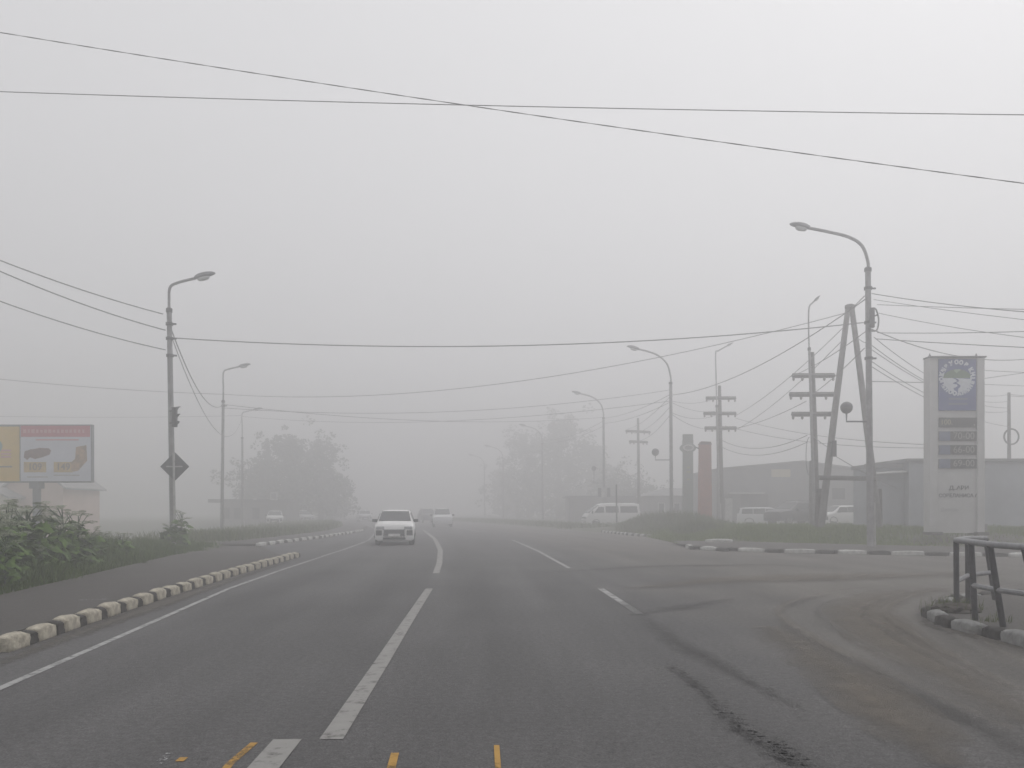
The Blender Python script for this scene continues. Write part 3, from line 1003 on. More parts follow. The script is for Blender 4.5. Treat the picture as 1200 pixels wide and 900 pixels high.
wire((1183, 462, 52), (1290, 462, 44), 3, 'short wire running right from the top of the pole with the coil', r=.016)
wire((1183, 464, 52), (1290, 492, 44), -6, 'short drooping wire running right from the pole with the coil', r=.016)
wire((1150, 434, 40), (1290, 441, 36), 0, 'level wire right of the blue emblem of the price sign', r=.013)
wire((1150, 444, 40), (1290, 424, 36), 0, 'rising wire right of the blue emblem of the price sign', r=.013)
wire((1015, 350, 32.4), (787, 463, 59), 16, 'long wire from the nearest right lamp down to the lamp right of the minibus', r=.02)
wire((992, 380, 40), (862, 487, 62.5), 7, 'upper wire from the A-frame pole to the crossarms by the red-brown column', r=.017)
wire((988, 398, 40), (864, 503, 62.5), 7, 'lower wire from the A-frame pole to the crossarms by the red-brown column', r=.017)
wire((1013, 408, 32.4), (955, 460, 45), 2, 'short wire from the nearest right lamp down to the three wide crossarms', r=.018)
wire((998, 362, 40), (1013, 347, 32.4), 0, 'short tie wire from the A-frame top up to the nearest right lamp', r=.018)
wire((1004, 395, 40), (1015, 402, 32.5), 1, 'short tie wire between A-frame leg and the nearest right lamp', r=.014)
wire((945, 470, 45), (828, 505, 62.5), 8, 'wire joining the two crossarm poles, lowest arms', r=.017)
wire((946, 510, 45.4), (846, 516, 62.5), 12, 'upper slack wire hanging between the two crossarm poles', r=.018)
wire((946, 518, 45.4), (846, 524, 62.5), 12, 'lower slack wire hanging between the two crossarm poles', r=.018)
wire((862, 490, 62.5), (1086, 521, 38), 7, 'upper of two long level wires passing behind the A-frame to the price sign', r=.015)
wire((850, 499, 62.5), (1086, 525, 38), 8, 'lower of two long level wires passing behind the A-frame to the price sign', r=.016)
wire((954, 512, 45.4), (972, 525, 40), 1, 'short wire from the crossarm pole to the switch box', r=.018)
wire((972, 530, 40), (1060, 575, 44), 3, 'thin wire falling from the A-frame to the white building roof', r=.016)
for i, (y0, y1, sg) in enumerate(((470, 467, 4), (472, 482, 4), (484, 487, 5), (486, 503, 5))):
    wire((788, y0, 59), (838, y1, 62.5), sg, 'thin wire between the minibus lamp and the crossarms by the red-brown column', r=.016, group='wires between minibus lamp and crossarm pole')
for i, (y0, y1, sg) in enumerate(((466, 503, 5), (478, 508, 5), (488, 516, 4))):
    wire((784, y0, 59), (735 + 8 * i, y1, 86), sg, 'thin wire dropping from the minibus lamp to the faint utility pole', r=.018, group='wires to the faint utility pole')
for i, (y0, y1, sg) in enumerate(((463, 490, 4), (472, 496, 4))):
    wire((784, y0, 59), (708, y1, 80), sg, 'thin wire between the lamp right of the minibus and the lamp before it', r=.018, group='wires between the right lamps')
for i, (y0, y1, sg) in enumerate(((494, 516, 5), (500, 520, 4))):
    wire((706, y0, 80), (636, y1, 104), sg, 'very faint wire from the lamp before the minibus to the ghostly lamp beyond', r=.02, group='faint far wires')
wire((1015, 388, 32.4), (925, 442, 45), 4, 'wire slanting from the cable box down to the upper wide crossarm', r=.016)


# ------------------------------------------------------------------ vehicles
def vehicle(name, label, cat, loc, rz, paint, st, wind, rear, sides, wheels, extras=None, group=None, front='car', tail=True, wheel_r=.31, detail=True):
    """st: stations (y, half width, z bottom, z belt, z top, half width top), front at -y"""
    root = empty(name, loc, label, cat, group, rz)
    mb = MB()
    prof = []
    for (y, hw, zb, zbelt, ztop, hwt) in st:
        zm = (zb + zbelt) / 2
        half = [(hw * .84, zb), (hw * .97, zb + .06), (hw, zm), (hw * .985, zbelt - .04), (hw * .965, zbelt), (hwt + .01, ztop - .07), (hwt - .05, ztop - .012), (hwt * .5, ztop + .012)]
        prof.append([Vector((x, y, z_)) for x, z_ in half] + [Vector((-x, y, z_)) for x, z_ in reversed(half)])
    n = len(prof[0])
    for r_ in prof:
        mb.v += [tuple(p) for p in r_]
    for i in range(len(prof) - 1):
        for k_ in range(n - 1):
            mb.f.append((i * n + k_, i * n + k_ + 1, (i + 1) * n + k_ + 1, (i + 1) * n + k_))
        mb.f.append((i * n + n - 1, i * n, (i + 1) * n, (i + 1) * n + n - 1))
    mb.f.append(tuple(range(n)))
    mb.f.append(tuple((len(prof) - 1) * n + k_ for k_ in range(n)))
    body = mb.build('body', paint, root, smooth=True)

    def side_x(y, zz):
        for a, b in zip(st, st[1:]):
            if a[0] <= y <= b[0]:
                t = (y - a[0]) / (b[0] - a[0])
                hw, zbelt, ztop, hwt = [a[j] + (b[j] - a[j]) * t for j in (1, 3, 4, 5)]
                q = min(1, max(0, (zz - zbelt) / max(.01, ztop - .07 - zbelt)))
                return hw * .965 + (hwt + .01 - hw * .965) * q
        return st[-1][1]

    def quad(name_, pts, mt, off, th=.012, parent=root):
        pts = [Vector(p) for p in pts]
        nn = (pts[1] - pts[0]).cross(pts[2] - pts[0]).normalized()
        if nn.dot(Vector(off)) < 0: nn = -nn
        return MB().prism([p + nn * .012 for p in pts], nn, th).build(name_, mt, parent)
    (y0, z0, w0), (y1, z1, w1) = wind
    quad('windscreen', [(-w0, y0, z0), (w0, y0, z0), (w1, y1, z1), (-w1, y1, z1)], M['glass'], (0, -1, .5), .02)
    if rear:
        (y0, z0, w0), (y1, z1, w1) = rear
        quad('rear_window', [(-w0, y0, z0), (w0, y0, z0), (w1, y1, z1), (-w1, y1, z1)], M['glass'], (0, 1, .3), .02)
    for (ya, yb, yat, ybt, zlo, zhi) in sides:
        for s_ in (-1, 1):
            quad('side_window', [(s_ * side_x(ya, zlo), ya, zlo), (s_ * side_x(yb, zlo), yb, zlo), (s_ * side_x(ybt, zhi), ybt, zhi), (s_ * side_x(yat, zhi), yat, zhi)], M['glass'], (s_, 0, .2))
    for (wy, hw) in wheels:
        for s_ in (-1, 1):
            rot = Matrix.Rotation(s_ * PI / 2, 3, 'Y')
            w = MB(); w.lathe([(wheel_r * .62, -.10), (wheel_r * .95, -.10), (wheel_r, -.05), (wheel_r, .05), (wheel_r * .95, .10), (wheel_r * .62, .10)], (s_ * (hw - .10), wy, wheel_r), 20, rot)
            wh = w.build('wheel', M['tyre'], root, smooth=True)
            w = MB(); w.lathe([(wheel_r * .6, .085), (wheel_r * .58, .105), (wheel_r * .2, .095), (.04, .12)], (s_ * (hw - .10), wy, wheel_r), 16, rot)
            w.build('rim', M['rim'], wh, smooth=True)
            w = MB()
            w.tube([(s_ * (hw + .006), wy + (wheel_r + .04) * math.cos(a), wheel_r + (wheel_r + .04) * math.sin(a)) for a in [i * PI / 14 for i in range(15)]], .03, 5)
            w.build('wheel_arch', M['black'], root)
    if extras:
        extras(root)
    return root


def bx(root, name, c, d, mt, bevel=.015, parent=None):
    return MB().box(c, d).build(name, mt, parent or root, bevel=bevel)


def sedan_front(yf, wide, zl, plate=True, dark_corner=True):
    def f(root):
        for s_ in (-1, 1):
            bx(root, 'headlight', (s_ * wide * .74, yf + .075, zl + .245), (.34, .14, .135), M['headlight'])
            if dark_corner:
                bx(root, 'fog_light', (s_ * wide * .81, yf + .06, zl + .04), (.26, .14, .22), M['grille'])
            a = MB(); a.box((s_ * (wide + .10), yf + 1.25, zl + .55), (.20, .10, .13)); a.tube([(s_ * (wide - .05), yf + 1.28, zl + .48), (s_ * (wide + .06), yf + 1.26, zl + .53)], .02, 5)
            a.build('wing_mirror', M['grille'], root, bevel=.02)
        gr = bx(root, 'grille', (0, yf + .01, zl + .04), (.86, .10, .26), M['grille'])
        fr = MB()
        fr.tube([(-.45, yf - .045, zl - .10), (.45, yf - .045, zl - .10), (.47, yf - .045, zl + .18), (-.47, yf - .045, zl + .18), (-.45, yf - .045, zl - .10)], .022, 6)
        fr.build('trim', M['chrome'], gr)
        for i in range(3):
            sl = MB(); sl.box((0, yf - .045, zl + .0 + .055 * i + .03), (.82, .02, .018)); sl.build('slat', M['chrome'], gr)
        bx(root, 'number_plate', (0, yf - .055, zl - .05), (.50, .02, .11), M['plate'], 0)
        bx(root, 'lower_intake', (0, yf + .015, zl - .20), (.95, .08, .09), M['grille'])
        w = MB(); w.tube([(-.55, yf + .86, 1.03), (-.05, yf + 1.02, 1.12)], .012, 5); w.tube([(.05, yf + .86, 1.03), (.55, yf + 1.02, 1.12)], .012, 5)
        w.build('wiper', M['black'], root)
    return f


ST_WAGON = [(-2.10, .74, .30, .60, .66, .62), (-2.06, .80, .22, .74, .80, .70), (-1.98, .83, .20, .82, .90, .74), (-1.75, .845, .19, .88, .97, .76), (-1.25, .85, .19, .93, 1.03, .76),
            (-.98, .85, .19, .95, 1.20, .70), (-.58, .85, .19, .96, 1.44, .635), (-.30, .85, .19, .96, 1.49, .625), (.5, .85, .19, .96, 1.51, .63), (1.5, .85, .19, .96, 1.49, .63),
            (1.92, .845, .20, .95, 1.43, .62), (2.02, .84, .22, .95, 1.15, .68), (2.08, .82, .24, .9, .98, .72), (2.10, .78, .30, .62, .70, .7)]
SD_WAGON = [(-1.0, .02, -.58, .02, .99, 1.38), (.07, .95, .07, .95, .99, 1.40), (1.0, 1.85, 1.0, 1.78, .99, 1.39)]
car = vehicle('oncoming_car', 'white estate car with headlights facing us, driving towards the camera in the left lane', 'car',
              (xc(36.6) - 2.33, 38.4, 0), .10, M['white_paint'], ST_WAGON, ((-1.26, 1.035, .69), (-.56, 1.435, .585)), ((2.045, 1.02, .64), (1.95, 1.40, .57)), SD_WAGON,
              [(-1.30, .83), (1.28, .83)], sedan_front(-2.10, .80, .50))
# what shows through the windscreen: seat backs and the mirror
for s_ in (-1, 1):
    mb = MB(); mb.box((s_ * .34, -.74, 1.30), (.20, .02, .12)); mb.build('headrest', M['seat'], car, bevel=.02)
mb = MB(); mb.box((0, -.69, 1.36), (.22, .02, .05)); mb.build('rear_view_mirror', M['chrome'], car, bevel=.01)

def suv_back(root):
    for s_ in (-1, 1):
        bx(root, 'tail_light', (s_ * .74, 2.24, .95), (.16, .10, .30), M['taillight'])
        a = MB(); a.box((s_ * .98, -.75, 1.08), (.20, .10, .16)); a.build('wing_mirror', M['grille'], root, bevel=.02)
        a = MB(); a.tube([(s_ * .56, -.3, 1.70), (s_ * .56, 1.7, 1.69)], .025, 6); a.build('roof_rail', M['grille'], root)
    bx(root, 'number_plate', (0, 2.30, .80), (.52, .02, .11), M['plate'], 0)
    bx(root, 'bumper', (0, 2.25, .47), (1.70, .18, .24), M['grille'])
    bx(root, 'spoiler', (0, 2.16, 1.60), (1.1, .16, .05), M['silver_paint'])


ST_SUV = [(-2.25, .74, .40, .70, .76, .62), (-2.18, .82, .30, .86, .92, .72), (-1.85, .87, .28, .98, 1.06, .78), (-1.2, .88, .28, 1.02, 1.12, .78), (-.45, .88, .28, 1.05, 1.60, .64),
          (-.1, .88, .28, 1.05, 1.66, .63), (1.5, .88, .28, 1.05, 1.65, .63), (2.08, .87, .30, 1.05, 1.58, .61), (2.2, .86, .32, 1.04, 1.16, .72), (2.26, .84, .36, .95, 1.02, .76), (2.27, .80, .42, .66, .74, .72)]
SD_SUV = [(-.9, .1, -.42, .1, 1.09, 1.52), (.16, 1.0, .16, 1.0, 1.09, 1.54), (1.06, 1.95, 1.06, 1.85, 1.09, 1.52)]
vehicle('suv', 'silver off-road car seen from behind, driving away in the right lane', 'car', (xc(75) + 2.15, 77, 0), .11, M['silver_paint'], ST_SUV,
        ((-1.2, 1.125, .70), (-.47, 1.58, .59)), ((2.19, 1.18, .66), (2.09, 1.56, .56)), SD_SUV, [(-1.4, .86), (1.4, .86)], suv_back, wheel_r=.36)
vehicle('suv', 'dim grey car ahead of the silver one, barely visible from behind', 'car', (xc(103) + 4.6, 104, 0), .26, M['dark_paint'], ST_SUV,
        ((-1.2, 1.125, .70), (-.47, 1.58, .59)), ((2.19, 1.18, .66), (2.09, 1.56, .56)), SD_SUV, [(-1.4, .86), (1.4, .86)], suv_back, wheel_r=.36)
vehicle('oncoming_car', 'very faint pale car coming out of the fog on the far left lane', 'car', (-19.4, 112, 0), .25, M['pale_paint'], ST_WAGON,
        ((-1.26, 1.035, .69), (-.56, 1.435, .585)), ((2.045, 1.02, .64), (1.95, 1.40, .57)), SD_WAGON, [(-1.30, .83), (1.28, .83)], sedan_front(-2.10, .80, .50))
vehicle('parked_car', 'small white car parked by the dark pavilion on the left', 'car', (-25.0, 90, gh(-25.0, 90)), .25, M['white_paint'], ST_WAGON,
        ((-1.26, 1.035, .69), (-.56, 1.435, .585)), ((2.045, 1.02, .64), (1.95, 1.40, .57)), SD_WAGON, [(-1.30, .83), (1.28, .83)], sedan_front(-2.10, .80, .50))
vehicle('parked_car', 'dim car parked under the trees behind the small white car', 'car', (-25.5, 104, gh(-25.5, 104)), .5, M['pale_paint'], ST_WAGON,
        ((-1.26, 1.035, .69), (-.56, 1.435, .585)), ((2.045, 1.02, .64), (1.95, 1.40, .57)), SD_WAGON, [(-1.30, .83), (1.28, .83)], sedan_front(-2.10, .80, .50))


def bus_front(root):
    for s_ in (-1, 1):
        bx(root, 'headlight', (s_ * .66, -2.50, .80), (.30, .10, .18), M['headlight'])
        bx(root, 'tail_light', (s_ * .78, 2.45, 1.0), (.12, .08, .45), M['taillight'])
        a = MB(); a.box((s_ * 1.02, -1.95, 1.28), (.16, .08, .26)); a.build('wing_mirror', M['grille'], root, bevel=.02)
    bx(root, 'bumper', (0, -2.50, .46), (1.6, .14, .20), M['pole_pale'])
    bx(root, 'number_plate', (0, -2.585, .46), (.5, .02, .11), M['plate'], 0)
    bx(root, 'grille', (0, -2.47, .80), (.8, .08, .12), M['grille'])


ST_BUS = [(-2.50, .78, .34, .62, .70, .70), (-2.44, .83, .28, .92, .98, .74), (-2.2, .86, .26, 1.10, 1.18, .78), (-1.75, .87, .26, 1.18, 1.55, .76), (-1.25, .88, .26, 1.2, 1.93, .70),
          (-.9, .88, .26, 1.2, 2.05, .68), (0, .88, .26, 1.2, 2.09, .69), (2.0, .88, .26, 1.2, 2.07, .69), (2.36, .87, .28, 1.2, 2.0, .68), (2.45, .85, .30, 1.15, 1.3, .78), (2.47, .82, .36, .7, .8, .76)]
vehicle('minibus', 'white high-roofed minibus with dark side windows parked facing left beyond the weeds', 'minibus', (8.75, 75.5, .05), R(-80), M['van_paint'], ST_BUS,
        ((-2.2, 1.2, .74), (-1.27, 1.90, .66)), ((2.44, 1.3, .7), (2.37, 1.9, .62)),
        [(-1.75, -.85, -1.35, -.85, 1.24, 1.74), (-.72, .45, -.72, .45, 1.24, 1.80), (.62, 2.2, .62, 2.15, 1.24, 1.80)], [(-1.6, .86), (1.5, .86)], bus_front)
vehicle('suv', 'dark off-road car parked beside the wooden crossarm pole at the warehouse', 'car', (19.9, 60, gh(19.9, 60)), R(-62), M['dark_paint'], ST_SUV,
        ((-1.2, 1.125, .70), (-.47, 1.58, .59)), ((2.19, 1.18, .66), (2.09, 1.56, .56)), SD_SUV, [(-1.4, .86), (1.4, .86)], suv_back, wheel_r=.36)
vehicle('parked_car', 'white car with pale roof parked between the legs of the A-frame pole', 'car', (24.6, 64, gh(24.6, 64)), R(-70), M['white_paint'], ST_WAGON,
        ((-1.26, 1.035, .69), (-.56, 1.435, .585)), ((2.045, 1.02, .64), (1.95, 1.40, .57)), SD_WAGON, [(-1.30, .83), (1.28, .83)], sedan_front(-2.10, .80, .50))
vehicle('parked_car', 'pale car half hidden in the weeds left of the dark off-road car', 'car', (20.0, 67.5, gh(20.0, 67.5)), R(80), M['pale_paint'], ST_WAGON,
        ((-1.26, 1.035, .69), (-.56, 1.435, .585)), ((2.045, 1.02, .64), (1.95, 1.40, .57)), SD_WAGON, [(-1.30, .83), (1.28, .83)], sedan_front(-2.10, .80, .50))


# ------------------------------------------------------------------ lettering
def text_mesh(txt, size, bold=0.0, depth=.004):
    cu = bpy.data.curves.new('t', 'FONT')
    cu.body = txt
    cu.size = size
    cu.align_x = 'CENTER'
    cu.align_y = 'CENTER'
    cu.extrude = depth
    cu.offset = bold
    ob = bpy.data.objects.new('t', cu)
    COL.objects.link(ob)
    dg = bpy.context.evaluated_depsgraph_get()
    dg.update()
    me = bpy.data.meshes.new_from_object(ob.evaluated_get(dg))
    bpy.data.objects.remove(ob)
    bpy.data.curves.remove(cu)
    return me


def lettering(name, txt, size, loc, mt, parent, rz=0.0, roll=0.0, bold=0.0, sx=1.0):
    me = text_mesh(txt, size, bold)
    me.transform(Matrix.Translation(Vector(loc)) @ Matrix.Rotation(rz, 4, 'Z') @ Matrix.Rotation(PI / 2, 4, 'X') @ Matrix.Rotation(roll, 4, 'Z') @ Matrix.Diagonal((sx, 1, 1, 1)))
    me.materials.clear()
    return link(name, me, mt, parent)


# ------------------------------------------------------------------ fuel price totem
z = 36.0; k = z / F
base = PG(1119.5, z, EYE + (HY - 626) * k)
tt = empty('price_sign', base, 'tall white fuel price totem with round emblem on blue and four price rows', 'price sign')
tx = lambda px: (px - 1119.5) * k
tz = lambda py: (626 - py) * k
mb = MB(); mb.box((tx(1091.4), .06, tz(523)), (10 * k, .54, 206 * k)); mb.build('side_pillar', M['totem_white'], tt, bevel=.03)
mb = MB(); mb.box((tx(1146.6), .06, tz(523)), (9 * k, .54, 206 * k)); mb.build('side_pillar', M['totem_white'], tt, bevel=.03)
mb = MB(); mb.box((tx(1119.2), .06, tz(522.5)), (45.4 * k, .34, 204 * k)); mb.build('face_panel', M['totem_white'], tt)
mb = MB(); mb.box((tx(1118.7), 0, tz(419.3)), (66 * k, .6, 1.6 * k)); mb.build('top_trim', M['sign_back'], tt)
for px in (1089.5, 1144):
    mb = MB(); mb.lathe([(.05, 0), (.06, .04), (.03, .1), (.012, .16)], (tx(px), 0, tz(418.6)), 10); mb.build('lamp_finial', M['dark_metal'], tt, smooth=True)
mb = MB(); mb.box((tx(1119.3), -.16, tz(451.5)), (43.5 * k, .06, 60 * k)); bp_ = mb.build('emblem_board', M['totem_blue'], tt)
yf = -.192
ex, ez, er = tx(1119), tz(443.8), 16.6 * k


def half(a0, a1, r, n=20):
    return [(ex + r * math.cos(R(a0 + (a1 - a0) * i / n)), yf, ez + r * math.sin(R(a0 + (a1 - a0) * i / n))) for i in range(n + 1)]


mb = MB(); mb.prism([(ex + (p[0] - ex) * 1.0, p[1], ez + .0 + (p[2] - ez) * .62) for p in half(0, 180, er * .99)], (0, -1, 0), .006)
mb.build('hills', M['emblem_green'], bp_)
mb = MB(); mb.prism([(ex - .14, yf - .008, ez + .30), (ex - .02, yf - .008, ez + .20), (ex + .02, yf - .008, ez + .26), (ex + .15, yf - .008, ez + .33), (ex + .1, yf - .008, ez + .37), (ex - .12, yf - .008, ez + .36)], (0, -1, 0), .006)
mb.build('clearing', M['emblem_lightgreen'], bp_)
# white land below, cut by a winding blue river: two banks
rivL = [(-.20, 0), (-.06, -.07), (.0, -.14), (-.16, -.20), (-.18, -.24), (-.02, -.27), (.02, -.33), (-.05, -.38), (-.16, -.44), (-.12, -.52)]
rivR = [(-.08, 0), (.04, -.05), (.09, -.12), (-.04, -.20), (.06, -.25), (.14, -.31), (.12, -.38), (.05, -.44), (.03, -.50), (.04, -.56)]
arcL = [(er * math.cos(R(a)), er * math.sin(R(a))) for a in range(258, 179, -6)]
arcR = [(er * math.cos(R(a)), er * math.sin(R(a))) for a in range(278, 361, 6)]
mb = MB(); mb.prism([(ex + a, yf, ez + b) for a, b in rivL + arcL], (0, -1, 0), .006); mb.build('river_bank', M['emblem_white'], bp_)
mb = MB(); mb.prism([(ex + a, yf, ez + b) for a, b in rivR + arcR], (0, -1, 0), .006); mb.build('river_bank', M['emblem_white'], bp_)
for ch, a in zip('ОКИЗУООВК', (184, 167, 150, 133, 113, 93, 76, 56, 32)):
    lettering('emblem_letter', ch, .225, (ex + er * 1.10 * math.cos(R(a)), yf - .004, ez + er * 1.10 * math.sin(R(a))), M['emblem_white'], bp_, roll=R(a - 90), bold=.020)
lettering('emblem_letter', 'Н', .22, (ex + er * 1.10 * math.cos(R(14)), yf - .004, ez + er * 1.10 * math.sin(R(14))), M['emblem_white'], bp_, roll=R(14 - 90), bold=.020)
for i in range(11):
    a = 194 + i * 16.6
    lettering('emblem_letter', 'ТИЛООАНИНЕТ'[i], .225, (ex + er * 1.10 * math.cos(R(a)), yf - .004, ez + er * 1.10 * math.sin(R(a))), M['emblem_white'], bp_, roll=R(a + 90), bold=.020)
for py, txt in ((468, ''), (474, '')):
    mb = MB(); mb.box((tx(1120), yf, tz(py)), (22 * k, .008, 2.2 * k)); mb.build('faint_lettering', M['panel_blue'], bp_)
for (py, t1, yel) in ((495.5, '100.', True), (511.5, '70-00', False), (527.5, '66-00', False), (543.5, '69-00', False)):
    mb = MB(); mb.box((tx(1120), -.16, tz(py)), (44 * k, .05, 11 * k)); pr = mb.build('price_panel', M['panel_dark'], tt)
    if yel:
        lettering('price_digits', t1, .30, (tx(1106.5), -.19, tz(py)), M['digit_yellow'], pr, bold=.004)
        mb = MB(); mb.box((tx(1139), -.188, tz(py + 3)), (.05, .01, .05)); mb.build('dot', M['digit'], pr)
    else:
        mb = MB(); mb.box((tx(1104.5), -.187, tz(py)), (13 * k, .006, 10.6 * k)); mb.build('fuel_label', M['panel_blue'], pr)
        lettering('price_digits', t1, .40, (tx(1126.8), -.19, tz(py)), M['digit'], pr, bold=-.002, sx=.98)
lettering('lettering', 'Д..АРИ', .22, (tx(1121.5), -.155, tz(572)), M['text_grey'], tt, bold=.006, sx=1.15)
lettering('lettering', 'СОВЕЛАНИСА А', .21, (tx(1121), -.155, tz(581)), M['text_grey'], tt, bold=.005, sx=.98)
lettering('lettering', 'Дизтоп', .20, (tx(1110), -.155, tz(597.5)), M['text_faint'], tt, sx=1.0)
for px in (1093, 1146.5):
    mb = MB(); mb.box((tx(px), 0, tz(625)), (14 * k, .8, 3.6 * k)); mb.build('footing', M['soil'], tt, bevel=.03)
mb = MB(); mb.box((tx(1155), .05, tz(618)), (.12, .14, .28)); mb.tube([(tx(1154), .1, tz(626)), (tx(1154), .1, tz(565))], .03, 6)
mb.build('drain_pipe', M['pole_steel'], tt)

# ------------------------------------------------------------------ other totems
z = 66; k = z / F
t2 = empty('sign_totem', PG(806, z, .2), 'grey-green sign totem with a round emblem at its head, left of the red-brown column', 'sign totem')
mb = MB(); mb.box((0, 0, (598 - 556) * k + .7), (12 * k, .35, (598 - 522) * k + 2.4), taper=.97); mb.build('column', M['totem_green'], t2, bevel=.03)
mb = MB(); mb.lathe([(8.6 * k, -.25), (9.2 * k, -.2), (9.2 * k, .2), (8.6 * k, .25)], (0, 0, 0), 22, Matrix.Rotation(PI / 2, 3, 'X'))
mb.v = [(v[0], v[1], v[2] * .62 + (598 - 525) * k + 1.3) for v in mb.v]
hd = mb.build('emblem_disc', M['totem_green'], t2, smooth=True)
mb = MB(); mb.tube([(5.5 * k * math.cos(a), -.28, 3.1 * k * math.sin(a) + (598 - 525) * k + 1.3) for a in [i * PI / 10 for i in range(21)]], .06, 6); mb.build('ring', M['trim_pale'], hd)
mb = MB(); mb.box((0, 0, (598 - 518.5) * k + 1.3), (12 * k, .36, 5 * k)); mb.build('cap', M['totem_green'], t2)
for py, w in ((548, 4), (553, 6), (562, 4)):
    mb = MB(); mb.box((0, -.2, (598 - py) * k + 1.3), (w * k * .7, .04, 1.8 * k)); mb.build('motif', M['motif_green'], t2)
z = 60; k = z / F
t3 = empty('sign_totem', PG(826, z, .2), 'red-brown tapering advertising column left of the crossarm pole', 'sign totem')
mb = MB(); mb.box((0, 0, (598 - 521) * k / 2 + .65), (15.5 * k, .6, (598 - 521) * k + 1.3), taper=.86); mb.build('column', M['totem_red'], t3, bevel=.04)
mb = MB(); mb.prism([(-7.5 * k, -.28, (598 - 521) * k + 1.28), (7.2 * k, -.28, (598 - 521) * k + 1.28), (6 * k, -.28, (598 - 518) * k + 1.3), (-5 * k, -.28, (598 - 517.5) * k + 1.3)], (0, 1, 0), .56); mb.build('cap', M['board_brown'], t3)
mb = MB(); mb.tube([(-6 * k, 0, (598 - 526) * k + 1.3), (-11 * k, 0, (598 - 524) * k + 1.3)], .05, 6); mb.build('bracket', M['dark_metal'], t3)

# ------------------------------------------------------------------ billboard
z = 45.0; k = z / F
bb = empty('billboard', PG(42, z, -1.2), 'large billboard, yellow on the left, white with red header, on one thick post', 'billboard')
bx_ = lambda px: (px - 42) * k
bz = lambda py: EYE + 1.2 + (HY - py) * k
mb = MB(); mb.box((bx_(41), .1, bz(531.5)), (134 * k, .28, 68 * k)); mb.build('frame', M['board_steel'], bb, bevel=.02)
mb = MB(); mb.tube([(0, .1, -.5), (0, .1, bz(566))], .20, 12); mb.build('post', M['board_steel'], bb, smooth=True)
mb = MB(); mb.box((0, .1, bz(569)), (12 * k, .5, 7 * k)); mb.build('post_head', M['board_steel'], bb)
yb = -.06
mb = MB(); mb.box((bx_(-1.5), yb, bz(532)), (50 * k, .03, 64 * k)); yp = mb.build('yellow_poster', M['board_yellow'], bb)
mb = MB(); mb.box((bx_(66), yb, bz(531.5)), (82 * k, .03, 65 * k)); wp = mb.build('white_poster', M['board_white'], bb)
mb = MB(); mb.box((bx_(66), yb - .02, bz(505.5)), (81 * k, .012, 13 * k)); hp = mb.build('header', M['board_red'], wp)
for i in range(15):
    r_ = random.Random(i)
    mb = MB(); mb.box((bx_(30 + i * 4.9), yb - .032, bz(505.5)), ((2.2 + r_.random() * 1.6) * k, .012, (3.0 + r_.random() * 1.5) * k)); mb.build('header_lettering', M['board_pink'], hp)
mb = MB(); mb.box((bx_(68), yb - .02, bz(515.5)), (50 * k, .012, 1.6 * k)); mb.build('subtitle', M['board_pink'], wp)
mb = MB(); mb.prism([(bx_(a), yb - .018, bz(b)) for a, b in ((29, 536), (30, 529), (36, 527), (47, 525), (58, 525.5), (61, 528), (59, 533), (50, 536), (42, 538), (36, 536), (33, 539))], (0, -1, 0), .012)
mb.build('product_picture', M['board_brown'], wp)
mb = MB(); mb.prism([(bx_(a), yb - .018, bz(b)) for a, b in ((90, 524), (102, 522), (103, 540), (92, 552), (84, 553), (84, 542), (89, 538))], (0, -1, 0), .012)
mb.build('product_picture', M['board_tan2'], wp)
for (a, b, tx_) in ((29, 55, '109'), (64, 86, '149')):
    mb = MB(); mb.box((bx_((a + b) / 2), yb - .022, bz(547.5)), ((b - a) * k, .012, 12 * k)); pb = mb.build('price_tag', M['board_tan'], wp)
    lettering('price', tx_, .50, (bx_((a + b) / 2), yb - .034, bz(547.5)), M['board_print'], pb, bold=.008)
mb = MB(); mb.box((bx_(45), yb - .02, bz(559)), (24 * k, .012, 1.4 * k)); mb.box((bx_(79), yb - .02, bz(557)), (30 * k, .012, 1.4 * k)); mb.build('small_print', M['text_faint'], wp)
for i, py in enumerate((528, 532, 535.5)):
    mb = MB(); mb.box((bx_(8), yb - .02, bz(py)), (12 * k, .012, 2.0 * k)); mb.build('slogan', M['board_pink'], yp)
mb = MB(); mb.box((bx_(4), yb - .02, bz(547)), (22 * k, .012, 1.7 * k)); mb.build('slogan', M['board_print'], yp)
mb = MB(); mb.lathe([(8 * k, -.006), (8 * k, .006)], (bx_(-4), yb - .024, bz(523)), 24, Matrix.Rotation(PI / 2, 3, 'X')); mb.build('round_badge', M['board_teal'], yp)

# ------------------------------------------------------------------ buildings
def box_wall(root, name, x0, x1, y0, y1, z0, z1, mt):
    return MB().box(((x0 + x1) / 2, (y0 + y1) / 2, (z0 + z1) / 2), (x1 - x0, y1 - y0, z1 - z0)).build(name, mt, root)


z = 43.0; k = z / F
b1 = empty('white_building', (P(1065, 0, z).x, z, 0), 'long low white building behind the price totem with a stepped dark roof edge', 'building')
x0 = b1.location.x
zz = lambda py: EYE + (HY - py) * k
box_wall(b1, 'wall', 0, 15, 0, 5, -.4, zz(541), M['wall_white'])
box_wall(b1, 'side_wall', -37 * k, -.003, .5, 3, -.4, zz(547.5), M['wall_white'])
box_wall(b1, 'roof_edge', -.15, 15.2, -.15, 5.1, zz(541) + .003, zz(537.5), M['roof_grey'])
box_wall(b1, 'roof_edge', -39 * k, -.16, .3, 3.1, zz(547.5) + .003, zz(543), M['roof_grey'])
MB().prism([(-38 * k, -.1, zz(556)), (-3 * k, -.1, zz(553.5)), (-3 * k, .48, zz(551.5)), (-38 * k, .48, zz(554))], (0, 0, 1), .05).build('canopy', M['trim_pale'], b1)

